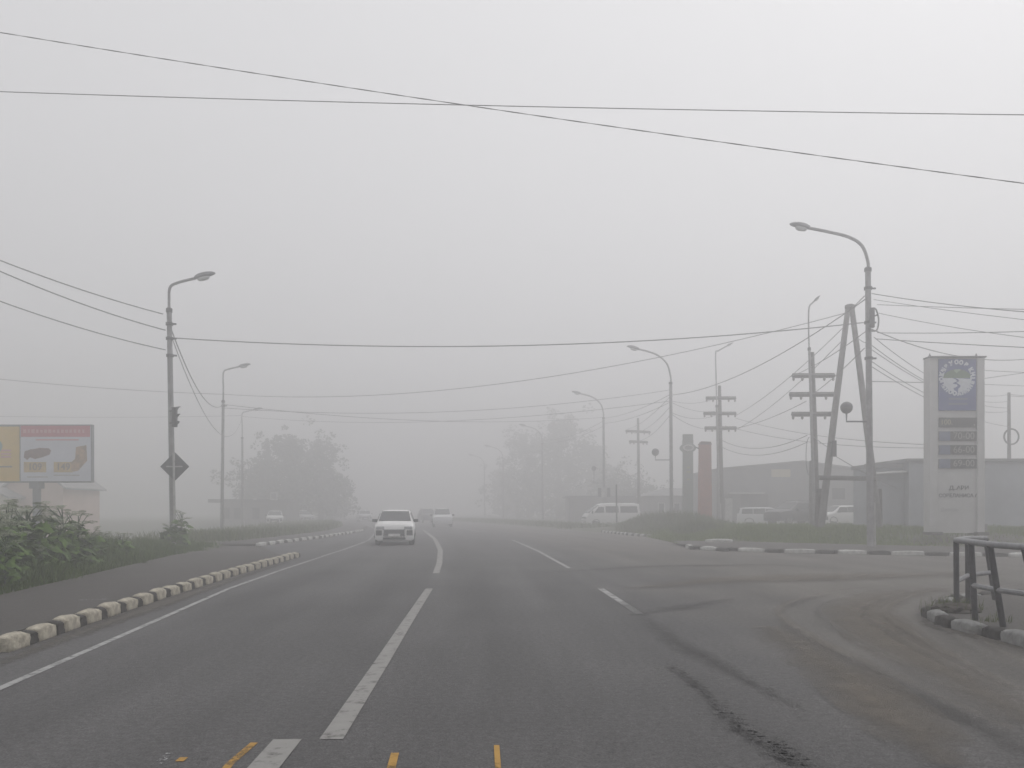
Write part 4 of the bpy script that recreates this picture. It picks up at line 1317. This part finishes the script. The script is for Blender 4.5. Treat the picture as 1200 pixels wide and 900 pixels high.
z = 72.0; k = z / F
b2 = empty('warehouse', (P(935, 0, z).x, z, 0), 'long grey warehouse with a low gabled roof behind the A-frame and crossarm poles', 'building')
zz = lambda py: EYE + (HY - py) * k
xl, xr_ = (845 - 935) * k, (1040 - 935) * k
mb = MB(); mb.prism([(xl, 0, -.4), (xr_, 0, -.4), (xr_, 0, zz(556)), ((940 - 935) * k, 0, zz(542)), (xl, 0, zz(551))], (0, 1, 0), 12)
mb.build('wall', M['wall_grey'], b2)
mb = MB(); mb.prism([(xl - .3, -.25, zz(551) + .005), ((940 - 935) * k, -.25, zz(542) + .005), ((940 - 935) * k, -.25, zz(541) + .1), (xl - .3, -.25, zz(550) + .1)], (0, 1, 0), 12.6)
mb.build('roof', M['roof_grey'], b2)
mb = MB(); mb.prism([(xr_ + .3, -.25, zz(556) + .005), ((940 - 935) * k + .003, -.25, zz(542) + .005), ((940 - 935) * k + .003, -.25, zz(541) + .1), (xr_ + .3, -.25, zz(555) + .1)], (0, 1, 0), 12.6)
mb.build('roof', M['roof_grey'], b2)
box_wall(b2, 'sign_panel', (904 - 935) * k, (926 - 935) * k, -.08, -.003, zz(559), zz(550), M['wall_cream'])
box_wall(b2, 'door', (850 - 935) * k, (858 - 935) * k, -.06, -.003, .3, zz(584), M['trim_pale'])
box_wall(b2, 'loading_door', (868 - 935) * k, (900 - 935) * k, -.06, -.003, .3, zz(579), M['wall_dark'])
box_wall(b2, 'canopy', (852 - 935) * k, (893 - 935) * k, -.8, -.003, zz(579) + .004, zz(577), M['trim_pale'])
box_wall(b2, 'window', (975 - 935) * k, (990 - 935) * k, -.05, -.003, zz(585), zz(572), M['glass'])

z = 88.0; k = z / F
b3 = empty('shop_building', (P(790, 0, z).x, z, 0), 'grey low shop building with a hipped roof behind the grey-green totem', 'building')
zz = lambda py: EYE + (HY - py) * k
xl, xr_ = (762 - 790) * k, (840 - 790) * k
box_wall(b3, 'wall', xl, xr_, 0, 10, -.3, zz(581), M['wall_grey'])
mb = MB(); zl = zz(581) + .004
mb.add([(xl - .5, -.5, zl), (xr_ + .5, -.5, zl), (xr_ + .5, 10.5, zl), (xl - .5, 10.5, zl), (xl + 2.2, 4, zz(571)), (xr_ - 2.5, 4, zz(571)), (xr_ - 2.5, 6, zz(571)), (xl + 2.2, 6, zz(571))],
       [(0, 3, 2, 1), (0, 1, 5, 4), (1, 2, 6, 5), (2, 3, 7, 6), (3, 0, 4, 7), (4, 5, 6, 7)])
mb.build('roof', M['roof_grey'], b3)
for px in (775, 793, 818):
    f_ = box_wall(b3, 'window', (px - 4 - 790) * k, (px + 4 - 790) * k, -.06, -.003, zz(601), zz(589), M['trim_pale'])
    box_wall(b3, 'pane', (px - 3 - 790) * k, (px + 3 - 790) * k, -.09, -.063, zz(600), zz(590), M['glass'])
z = 94.0; k = z / F
b4 = empty('shop_building', (P(735, 0, z).x, z, 0), 'low dark flat-roofed shop with a pale fascia right behind the minibus', 'building')
zz = lambda py: EYE + (HY - py) * k
box_wall(b4, 'wall', (668 - 735) * k, (768 - 735) * k, 0, 8, -.3, zz(583), M['wall_dark'])
box_wall(b4, 'fascia', (745 - 735) * k, (785 - 735) * k, -.5, -.003, zz(583), zz(581), M['trim_pale'])
box_wall(b4, 'roof', (664 - 735) * k, (772 - 735) * k, -.4, 8.3, zz(583) + .004, zz(581), M['roof_dark'])
box_wall(b4, 'door', (748 - 735) * k, (764 - 735) * k, -.06, -.003, 0, zz(587), M['roof_dark'])

z = 96.0; k = z / F
b5 = empty('pavilion', (P(292, 0, z).x, z, gh(P(292, 0, z).x, z)), 'dark flat-roofed pavilion with an overhanging roof below the trees on the left', 'pavilion')
zz = lambda py: EYE - b5.location.z + (HY - py) * k
box_wall(b5, 'wall', (259 - 292) * k, (335 - 292) * k, 0, 6, -.3, zz(589), M['wall_dark'])
box_wall(b5, 'roof', (246 - 292) * k, (340 - 292) * k, -.6, 6.4, zz(589) + .004, zz(585), M['roof_dark'])
w = box_wall(b5, 'signboard', (318.5 - 292) * k, (327 - 292) * k, -.66, -.604, zz(586), zz(577), M['trim_pale'])
box_wall(b5, 'sign_face', (320 - 292) * k, (325.5 - 292) * k, -.70, -.663, zz(584.5), zz(578.5), M['wall_grey'])
box_wall(b5, 'lamp', (299 - 292) * k, (303 - 292) * k, -.7, -.61, zz(586), zz(584), M['trim_pale'])
for px in (265, 278, 300):
    box_wall(b5, 'window', (px - 4 - 292) * k, (px + 4 - 292) * k, -.05, -.003, zz(608), zz(595), M['glass'])


def house(px, z, w, h_e, h_r, label, wall, roof, py_base=612, dpt=8.0, gable=True):
    k = z / F
    gz = -3.2
    r_ = empty('house', (P(px, 0, z).x, z, gz), label, 'house', 'houses behind the billboard')
    h_e -= gz; h_r -= gz
    MB().prism([(-w / 2, 0, -.3), (w / 2, 0, -.3), (w / 2, 0, h_e), (0, 0, h_r), (-w / 2, 0, h_e)], (0, 1, 0), dpt).build('wall', M[wall], r_)
    for s_ in (-1, 1):
        a = Vector((s_ * (w / 2 + .4), -.4, h_e - .4 * (h_r - h_e) / (w / 2) + .01)); b = Vector((s_ * .002, -.4, h_r + .01))
        MB().prism([a, b, b + Vector((0, 0, .14)), a + Vector((0, 0, .14))], (0, 1, 0), dpt + .8).build('roof', M[roof], r_)
    return r_


house(41, 68, 4.5, 3.45, 5.1, 'faded pink gabled house right behind the billboard post', 'wall_pink', 'roof_grey', dpt=6)
house(-25, 66, 4.2, 2.6, 3.6, 'pale beige house at the left picture edge below the billboard', 'wall_cream', 'roof_grey')


# ------------------------------------------------------------------ trees
def leaf_cloud(mb, c, rad, n, size, r, flat=.8):
    for _ in range(n):
        while True:
            d = Vector((r.uniform(-1, 1), r.uniform(-1, 1), r.uniform(-1, 1)))
            if .15 < d.length < 1: break
        d = d * (d.length ** -.35)
        p = Vector(c) + Vector((d.x * rad[0], d.y * rad[1], d.z * rad[2]))
        u = Vector((r.gauss(0, 1), r.gauss(0, 1), r.gauss(0, .7))).normalized()
        v = u.cross(Vector((r.gauss(0, 1), r.gauss(0, 1), r.gauss(0, 1)))).normalized()
        s_ = size * r.uniform(.6, 1.4)
        mb.add([p - u * s_, p + v * s_ * .55, p + u * s_, p - v * s_ * .55], [(0, 1, 2, 3)])


def tree(base, h, w, label, seed, leaf='leaf_dark', lobes=34, leaves=200, size=.22, low=.15, group='trees in the fog'):
    r = random.Random(seed)
    root = empty('tree', base, label, 'tree', group)
    tr = MB()
    tr.tube([(0, 0, -.6), (.05, .03, h * .3), (-.05, .02, h * .62), (.02, 0, h * .85)], [w * .045 + .06, w * .035 + .04, .06, .03], 8)
    cr = MB()
    for i in range(lobes):
        t = low + (.93 - low) * (i + r.random()) / lobes
        span = math.sin(PI * min(1, (t - low) / (1 - low) * .75 + .22)) ** .8
        a = r.uniform(0, 2 * PI)
        d = r.uniform(.15, .85) * span * w / 2
        c = Vector((math.cos(a) * d, math.sin(a) * d, h * t))
        rr = w * r.uniform(.09, .19) * (.6 + .5 * span)
        leaf_cloud(cr, c, (rr * r.uniform(.8, 1.4), rr * r.uniform(.8, 1.4), rr * r.uniform(.6, 1.1)), int(leaves * .45), size * .8, r)
        for q_ in range(3):
            c2 = c + Vector((r.gauss(0, 1), r.gauss(0, 1), r.gauss(0, .9))) * rr * 1.1
            leaf_cloud(cr, c2, (rr * .55, rr * .55, rr * .45), int(leaves * .14), size * .7, r)
        if i % 2 == 0:
            tr.tube([(0, 0, max(.3, h * t * .6)), (c.x * .6, c.y * .6, h * t * .9), tuple(c)], [.07, .04, .02], 5)
    tr.build('trunk', M['bark'], root)
    cr.build('crown', M[leaf], root)
    return root


def conifer(base, h, w, label, seed, group='trees in the fog'):
    r = random.Random(seed)
    root = empty('tree', base, label, 'tree', group)
    MB().tube([(0, 0, -.5), (0, 0, h * .95)], [.16, .02], 8).build('trunk', M['bark'], root)
    cr = MB()
    lv = int(h * 4)
    for i in range(lv):
        t = .1 + .9 * i / lv
        rr = w / 2 * (1 - t) ** .85 + .08
        for b in range(9):
            a = r.uniform(0, 2 * PI)
            ln = rr * r.uniform(.6, 1.15)
            for q in range(12):
                f_ = r.uniform(.1, 1)
                p = (math.cos(a) * ln * f_, math.sin(a) * ln * f_, h * t - .25 * ln * f_)
                leaf_cloud(cr, p, (.12, .12, .08), 1, .16, r)
    cr.build('crown', M['conifer'], root)
    return root


tree(PG(340, 112, -.3), 12.0, 9.0, 'dark bushy tree directly behind the small white parked car', 3, size=.32)
tree(PG(376, 120, -.3), 12.0, 10.0, 'broad rounded tree right of the others on the left roadside', 4, size=.32)
tree(PG(302, 118, -.6), 9.0, 8.5, 'lower tree behind the dark pavilion roof', 5, size=.32)
conifer(PG(313, 115, -.3), 11.6, 4.2, 'pointed conifer rising above the dark pavilion', 6)
tree(PG(390, 132, -.2), 7.0, 8.5, 'low bushy tree at the right end of the left tree group', 7, leaf='leaf_mid', size=.32)
tree(PG(620, 150, 0), 15.5, 11.0, 'tall faint tree at the left end of the right-hand tree mass', 8, lobes=36, leaves=170, size=.4, low=.05)
tree(PG(655, 140, 0), 17, 11.5, 'tallest faint tree in the middle of the wide tree mass right of the road', 9, lobes=40, leaves=170, size=.4, low=.05)
tree(PG(690, 145, 0), 13, 10.5, 'faint tree at the right end of the wide tree mass, above the minibus nose', 10, lobes=32, leaves=170, size=.4, low=.05)
tree(PG(592, 170, 0), 10.0, 10, 'very faint low tree beside the road in the far fog', 15, lobes=28, leaves=170, size=.4, low=.03)
tree(PG(722, 116, 0), 6.4, 9.0, 'dark rounded treetop above the minibus', 12, lobes=28, leaves=170, size=.25, low=.1)
tree(PG(752, 118, 0), 5.5, 7.2, 'dark lower treetop behind the shop right of the minibus', 13, lobes=24, leaves=170, size=.25, low=.1)

# ------------------------------------------------------------------ grass and weeds
def blades(name, spots, hmin, hmax, w, mt, seed, lean=.35):
    r = random.Random(seed)
    vs, fs = [], []
    for (x, y, h0, sc) in spots:
        h = r.uniform(hmin, hmax) * sc
        a = r.uniform(0, 2 * PI)
        dx, dy = math.cos(a), math.sin(a)
        l = r.uniform(.05, lean) * h
        b = r.uniform(0, 2 * PI)
        lx, ly = math.cos(b) * l, math.sin(b) * l
        ww = w * r.uniform(.6, 1.3)
        o = len(vs)
        vs += [(x - dx * ww, y - dy * ww, h0 - .03), (x + dx * ww, y + dy * ww, h0 - .03),
               (x + dx * ww * .7 + lx * .4, y + dy * ww * .7 + ly * .4, h0 + h * .6), (x - dx * ww * .7 + lx * .4, y - dy * ww * .7 + ly * .4, h0 + h * .6),
               (x + lx, y + ly, h0 + h)]
        fs += [(o, o + 1, o + 2, o + 3), (o + 3, o + 2, o + 4)]
    return sheet(name, vs, fs, mt, kind='stuff')


r = random.Random(5)
sp = []
while len(sp) < 42000:
    y = r.uniform(9.5, 36)
    d = abs(r.gauss(0, 2.0)) + r.uniform(-.1, .35)
    if d > 5.5: continue
    if y > 30 and r.random() < (y - 30) / 6: continue
    x = verge_edge(y) - d + .12 * math.sin(y * 2.3) + .08 * math.sin(y * 5.1)
    if d < .12 and r.random() < .6: continue
    sc = (.50 + .85 * sstep(0, 1.3, d)) * (1 - .55 * sstep(22, 33, y)) * (.75 + .45 * math.sin(x * 1.7 + y * .9) * math.sin(y * .55))
    sp.append((x, y, gh(x, y), max(.25, sc)))
o = blades('verge_grass', sp, .28, .62, .011, M['grass_left'], 1, .6)
o['label'] = 'lush green grass on the left verge behind the pavement'
sp = []
while len(sp) < 52000:
    x = r.uniform(7.5, 27); y = r.uniform(31, 52)
    fr = lerp_tab([(7, 38.5), (8.2, 38.8), (9.5, 38.3), (11, 37), (15.2, 33.8), (18.6, 31.6), (30, 29.5)], x)
    if y < fr + r.uniform(-.1, .2): continue
    if 16.6 < x < 21.5 and 33.6 < y < 37.6 and r.random() < .75: continue
    if r.random() > math.exp(-(y - fr) / 9): continue
    sp.append((x, y, gh(x, y), .55 + .4 * sstep(0, 5, y - fr) + .25 * math.sin(x * 1.3) * math.sin(y)))
o = blades('mound_grass', sp, .14, .34, .016, M['grass_right'], 2, .6)
o['label'] = 'green grass on the mound behind the long striped kerb'
sp = []
while len(sp) < 26000:
    y = r.uniform(44.5, 66)
    x = right_edge(y) + .5 + abs(r.gauss(0, 3.6))
    if x > .262 * y or (y < 49 and x < 9.0) or (x / y < .122): continue
    q = x / y
    sp.append((x, y, gh(x, y), (.4 + .65 * sstep(.2, 2.6, x - right_edge(y))) * (.75 + .4 * math.sin(x * 1.1 + y * .5)) * (.3 + .7 * sstep(.118, .165, q)) * (1 - .65 * sstep(.205, .262, q))))
o = blades('tall_weeds', sp, .35, .95, .02, M['grass_tall'], 3, .5)
o['label'] = 'tall grey-green weeds before the minibus and the totems'
sp = []
while len(sp) < 14000:
    y = r.uniform(38, 95)
    x = lerp_tab(RK2, y) - 2.3 - abs(r.gauss(0, 3.0))
    sp.append((x, y, gh(x, y), .9))
o = blades('far_verge_grass', sp, .25, .7, .03, M['grass_tall'], 4, .5)
o['label'] = 'faded roadside grass below the pavilion and left trees'
sp = []
while len(sp) < 9000:
    y = r.uniform(66, 130)
    x = right_edge(y) + .3 + abs(r.gauss(0, 3.0))
    sp.append((x, y, gh(x, y), 1))
o = blades('far_roadside_grass', sp, .12, .4, .04, M['grass_tall'], 6, .5)
o['label'] = 'faded roadside grass below the wide tree mass'


def lobed_leaf(mb, base, d, L_, r, droop=.35, roll=0.0):
    """a large jagged leaf of five lobes on a stalk"""
    d = Vector(d).normalized()
    side = d.cross(Vector((0, 0, 1))).normalized()
    side = Matrix.Rotation(roll, 3, d) @ side
    up = side.cross(d)
    out = [(0, 0), (.10, .16), (.02, .42), (.24, .26), (.30, .50), (.46, .26), (.60, .34), (.66, .17), (.84, .16), (1, 0)]
    pts = []
    for t, w in out:
        pts.append((t, w))
    for t, w in reversed(out[1:-1]):
        pts.append((t, -w))
    ctr = Vector(base) + d * .45 * L_ + up * .06 * L_
    vs = [ctr]
    for t, w in pts:
        vs.append(Vector(base) + d * t * L_ + side * w * L_ * r.uniform(.85, 1.1) + Vector((0, 0, -droop * L_ * (t * t * .6 + w * w * 1.2))))
    n = len(pts)
    mb.add(vs, [(0, 1 + i, 1 + (i + 1) % n) for i in range(n)])


def hogweed_parts(seed, h=1.35, leaves=9, heads=4, spread=.42):
    r = random.Random(seed)
    st, lf, um = MB(), MB(), []
    st.tube([(0, 0, -.05), (.02, .01, h * .5), (.03, -.02, h * .93)], [.022, .017, .010], 6)
    tips = [Vector((.03, -.02, h * .95))]
    for i in range(heads - 1):
        a = r.uniform(0, 2 * PI)
        z0 = h * r.uniform(.55, .8)
        tip = Vector((math.cos(a) * spread * r.uniform(.4, .9), math.sin(a) * spread * r.uniform(.4, .9), h * r.uniform(.78, 1.02)))
        st.tube([(.02, 0, z0), tuple(tip * .5 + Vector((0, 0, z0 * .5 + .03))), tuple(tip)], [.012, .009, .006], 5)
        tips.append(tip)
    for i in range(leaves):
        a = i * 2.4 + r.uniform(-.5, .5)
        z0 = h * (.10 + .66 * i / leaves)
        ln = r.uniform(.18, .36)
        d = Vector((math.cos(a), math.sin(a), r.uniform(.35, 1.0)))
        p1 = Vector((.015, 0, z0)) + d.normalized() * ln * r.uniform(.3, .7)
        st.tube([(.015, 0, z0), tuple(p1)], [.008, .005], 4)
        lobed_leaf(lf, p1 - d.normalized() * .03, Vector((d.x, d.y, r.uniform(-.5, .5))), ln, r, r.uniform(.1, .6), r.uniform(-.9, .9))
        for s_ in (-1, 1):
            d2 = Matrix.Rotation(s_ * r.uniform(.6, 1.2), 3, 'Z') @ d
            lobed_leaf(lf, p1 - d.normalized() * ln * .15, Vector((d2.x, d2.y, r.uniform(-.6, .5))), ln * r.uniform(.5, .75), r, r.uniform(.1, .6), r.uniform(-1, 1))
    for tip in tips:
        u = MB()
        rad = r.uniform(.08, .16)
        for j in range(16):
            a = j * 2.4
            q = rad * math.sqrt((j + .5) / 16)
            c = tip + Vector((math.cos(a) * q, math.sin(a) * q, .05 - q * .25))
            u.tube([tuple(tip - Vector((0, 0, .03))), tuple(c)], .002, 3)
            for m_ in range(5):
                o_ = Vector((r.uniform(-1, 1), r.uniform(-1, 1), r.uniform(-.3, .5))) * .017
                s2 = .016
                p = c + o_
                u.add([p + Vector((-s2, 0, 0)), p + Vector((0, -s2, .004)), p + Vector((s2, 0, 0)), p + Vector((0, s2, .004))], [(0, 1, 2, 3)])
        um.append(u)
    return st, lf, um


protos = []
LBL = 'tall hogweed plant with lobed leaves and flat pale flower heads in the left verge'
for s_, (h, lv, hd_) in enumerate(((1.35, 26, 8), (1.25, 23, 7), (1.05, 20, 6))):
    root = empty('hogweed', (0, 0, 0), LBL, 'plant', 'hogweed plants in the left verge')
    st, lf, um = hogweed_parts(50 + s_, h, lv, hd_)
    st.build('stem', M['weed_stem'], root, smooth=True)
    lf.build('foliage', M['weed_leaf'], root)
    for u in um:
        u.build('flower_head', M['umbel'], root)
    protos.append(root)
SPOT = [(8, 15.6, 1.0), (22, 16.2, 1.08), (36, 15.5, 1.1), (48, 16.4, 1.12), (60, 15.8, 1.08), (70, 16.8, 1.05), (33, 17.4, 1.12), (52, 17.6, 1.1), (66, 14.9, .78), (80, 16.0, .85),
        (16, 14.6, .85), (44, 14.4, .8), (-8, 15.5, 1.05), (103, 19.5, 1.22), (110, 19.0, 1.15), (118, 20.2, 1.0), (92, 18.4, .9), (-18, 14.5, .9),
        (152, 22, .62), (172, 24, .6), (196, 30.5, .92), (211, 31.2, 1.0), (135, 20.5, .6), (26, 13.4, .5), (87, 16.6, .7), (5, 14.9, .8), (30, 15.2, .7), (57, 15.4, .75), (75, 15.6, .62), (95, 17.4, .62), (122, 19.2, .7), (128, 20.6, .75), (160, 23, .7), (18, 17.8, 1.15), (42, 18.2, 1.15)]
used = set()
for i, (px, z, sc) in enumerate(SPOT):
    pi_ = i % 3
    if pi_ in used:
        o = copy_tree(protos[pi_])
    else:
        o = protos[pi_]; used.add(pi_)
    x = (px - CX) / F * z
    y = z
    x = min(x, verge_edge(y) - (.3 if i in (20, 21, 25) else .75 if i > 24 else 1.0))
    o.location = (x, y, gh(x, y))
    o.rotation_euler = (rnd.uniform(-.12, .12), rnd.uniform(-.12, .12), rnd.uniform(0, 6.28))
    o.scale = (sc * rnd.uniform(.9, 1.1),) * 2 + (sc,)
    if i in (20, 21):
        o['label'] = 'lone hogweed plant growing against the foot of the left lamp post'
        o['group'] = 'hogweed by the lamp post'
    if i in (13, 14, 15):
        o['label'] = 'hogweed plant in the small tall clump standing apart right of the big clump'
        o['group'] = 'hogweed of the small clump'
# soil and a few weeds at the railing and totem
mb = MB()
rr = random.Random(3)
sv, sf = [], []
nxs, nys = 30, 12
for j in range(nys + 1):
    for i in range(nxs + 1):
        u, v = i / nxs, j / nys
        x = 16.4 + 5.6 * u; y = 33.4 + 3.6 * v
        e = math.sin(PI * u) * math.sin(PI * v)
        sv.append((x, y, gh(x, y) - .02 + .14 * e ** .6 + rr.uniform(-.03, .03) * (e > .1)))
for j in range(nys):
    for i in range(nxs):
        a = j * (nxs + 1) + i
        sf.append((a, a + 1, a + nxs + 2, a + nxs + 1))
sheet('soil_bed', sv, sf, M['soil'], kind='structure')
sp = []
for cx_, cy_, n_, s_ in ((6.05, 11.75, 240, .6), (6.28, 12.0, 160, .5), (6.62, 9.9, 40, .9), (6.9, 10.4, 50, .5), (5.98, 10.65, 90, .3), (6.3, 9.6, 40, .5)):
    for _ in range(n_):
        sp.append((cx_ + r.gauss(0, .16), cy_ + r.gauss(0, .16), .115, s_ * r.uniform(.3, 1)))
o = blades('island_weeds', sp, .15, .5, .0045, M['grass_tall'], 9, .8)
o['label'] = 'dry weeds at the feet of the bent railing'
for i, (cx_, cy_, s_) in enumerate(((6.08, 11.7, .30), (6.25, 11.95, .2))):
    bm = bmesh.new()
    bmesh.ops.create_icosphere(bm, subdivisions=3, radius=s_)
    q = random.Random(i)
    for v in bm.verts:
        v.co *= 1 + q.uniform(-.12, .12)
        v.co.z *= .35
    me = bpy.data.meshes.new('soil_heap'); bm.to_mesh(me); bm.free()
    o = link('soil_heap', me, M['soil'], loc=(cx_, cy_, .13))
    tag(o, ('larger' if i == 0 else 'smaller') + ' dark heap of earth at the foot of the end post of the railing', 'earth heap')

# ------------------------------------------------------------------ bent railing on the island
rl = empty('railing', (5.95, 10.8, .115), 'bent grey pipe railing with two rails around the corner of the right island', 'railing')
B0 = Vector((5.95, 10.8, .115))
#      top (px, py, z)          foot (px, py)
PO = [((1236, 643, 9.1), (1262, 752)), ((1200, 641, 9.6), (1224, 742)), ((1160, 638, 10.15), (1176, 732)), ((1138, 635, 10.75), (1143, 724)),
      ((1120.5, 633, 11.8), (1121, 712)), ((1134, 631, 12.5), (1134.5, 708)), ((1155, 631, 13.2), (1166, 701))]
tops = [P(*t) - B0 for t, _ in PO]
feet = []
for (t, f_) in PO:
    z = t[2]
    feet.append(Vector(((f_[0] - CX) / F * z, z, .09)) - B0)
for a, b in zip(tops, feet):
    MB().tube([b, a - Vector((0, 0, .0))], .037, 10).build('post', M['rail_post'], rl, smooth=True)
ext = [tops[0] + (tops[0] - tops[1]) * 2.2] + tops[:5]
MB().tube(ext, .040, 10).build('top_rail', M['rail_top'], rl, smooth=True)
MB().tube([tops[4], tops[5], tops[6]], .040, 10).build('top_rail', M['rail_top'], rl, smooth=True)
mids = [b.lerp(a, .46) for a, b in zip(tops, feet)]
MB().tube([mids[0] + (mids[0] - mids[1]) * 2.2] + mids[:4], .034, 8).build('mid_rail', M['rail_top'], rl, smooth=True)
MB().tube([mids[4].lerp(tops[4], -.06), mids[5], mids[6]], .034, 8).build('mid_rail', M['rail_top'], rl, smooth=True)

# ------------------------------------------------------------------ fog
hz = MB(); hz.box((0, 0, 6.5), (3200, 3200, 22.2))
m = bpy.data.materials.new('haze')
m.use_nodes = True
nt = m.node_tree
for n_ in list(nt.nodes):
    if n_.type != 'OUTPUT_MATERIAL': nt.nodes.remove(n_)
pvn = nt.nodes.new('ShaderNodeVolumePrincipled')
pvn.inputs['Color'].default_value = (.94, .935, .945, 1)
pvn.inputs['Density'].default_value = .0160
pvn.inputs['Anisotropy'].default_value = .62
nt.links.new(pvn.outputs[0], nt.nodes['Material Output'].inputs['Volume'])
o = hz.build('haze', m)
o['kind'] = 'stuff'

# ------------------------------------------------------------------ sky, sun, camera
SUN_EL, SUN_AZ = 58, 50                         # sun behind the fog, ahead and to the right
w = bpy.data.worlds.new('World')
S.world = w
w.use_nodes = True
nt = w.node_tree
sky = nt.nodes.new('ShaderNodeTexSky')
sky.sky_type = 'NISHITA'
sky.sun_disc = False
sky.sun_elevation = R(SUN_EL)
sky.sun_rotation = R(SUN_AZ)
sky.air_density = 1.0
sky.dust_density = 4.0
hs = nt.nodes.new('ShaderNodeHueSaturation')
hs.inputs['Saturation'].default_value = .10
nt.links.new(sky.outputs[0], hs.inputs['Color'])
bg = nt.nodes['Background']
# a thick cloud sheet over that sky: grey, brighter overhead than at the horizon
tc = nt.nodes.new('ShaderNodeTexCoord')
sx = nt.nodes.new('ShaderNodeSeparateXYZ')
nt.links.new(tc.outputs['Generated'], sx.inputs[0])
mr = nt.nodes.new('ShaderNodeMapRange')
mr.inputs[1].default_value = 0.0
mr.inputs[2].default_value = 1.0
mr.inputs[3].default_value = 5.6
mr.inputs[4].default_value = 9.6
nt.links.new(sx.outputs[2], mr.inputs[0])
cb = nt.nodes.new('ShaderNodeCombineColor')
for i_, f_ in enumerate((1.0, .991, 1.008)):
    ml = nt.nodes.new('ShaderNodeMath')
    ml.operation = 'MULTIPLY'
    ml.inputs[1].default_value = f_
    nt.links.new(mr.outputs[0], ml.inputs[0])
    nt.links.new(ml.outputs[0], cb.inputs[i_])
mxw = nt.nodes.new('ShaderNodeMix')
mxw.data_type = 'RGBA'
mxw.inputs[0].default_value = .62
nt.links.new(hs.outputs[0], mxw.inputs[6])
nt.links.new(cb.outputs[0], mxw.inputs[7])
nt.links.new(mxw.outputs[2], bg.inputs['Color'])
bg.inputs['Strength'].default_value = .10
sl = bpy.data.lights.new('sun', 'SUN')
sl.energy = 0.5
sl.angle = R(40)
sl.color = (1, .97, .94)
so = bpy.data.objects.new('sun', sl)
COL.objects.link(so)
d = Vector((math.sin(R(SUN_AZ)) * math.cos(R(SUN_EL)), math.cos(R(SUN_AZ)) * math.cos(R(SUN_EL)), math.sin(R(SUN_EL))))
so.rotation_euler = d.to_track_quat('Z', 'Y').to_euler()

cam = bpy.data.cameras.new('camera')
cam.sensor_width = 36
cam.lens = 36 * F / 1200
cam.shift_y = (HY - 450) / 1200
cam.clip_end = 6000
co = bpy.data.objects.new('camera', cam)
COL.objects.link(co)
co.location = (0, 0, EYE)
co.rotation_euler = (R(90), 0, 0)
S.camera = co

S.view_settings.view_transform = 'Standard'
S.view_settings.look = 'None'
S.view_settings.gamma = 1
S.view_settings.exposure = 0.25
cy = S.cycles
cy.max_bounces = 10
cy.volume_bounces = 6
cy.diffuse_bounces = 3
cy.glossy_bounces = 2
cy.transparent_max_bounces = 12
cy.use_denoising = True
cy.denoiser = 'OPENIMAGEDENOISE'
cy.denoising_input_passes = 'RGB_ALBEDO_NORMAL'
cy.denoising_prefilter = 'ACCURATE'
cy.use_adaptive_sampling = False
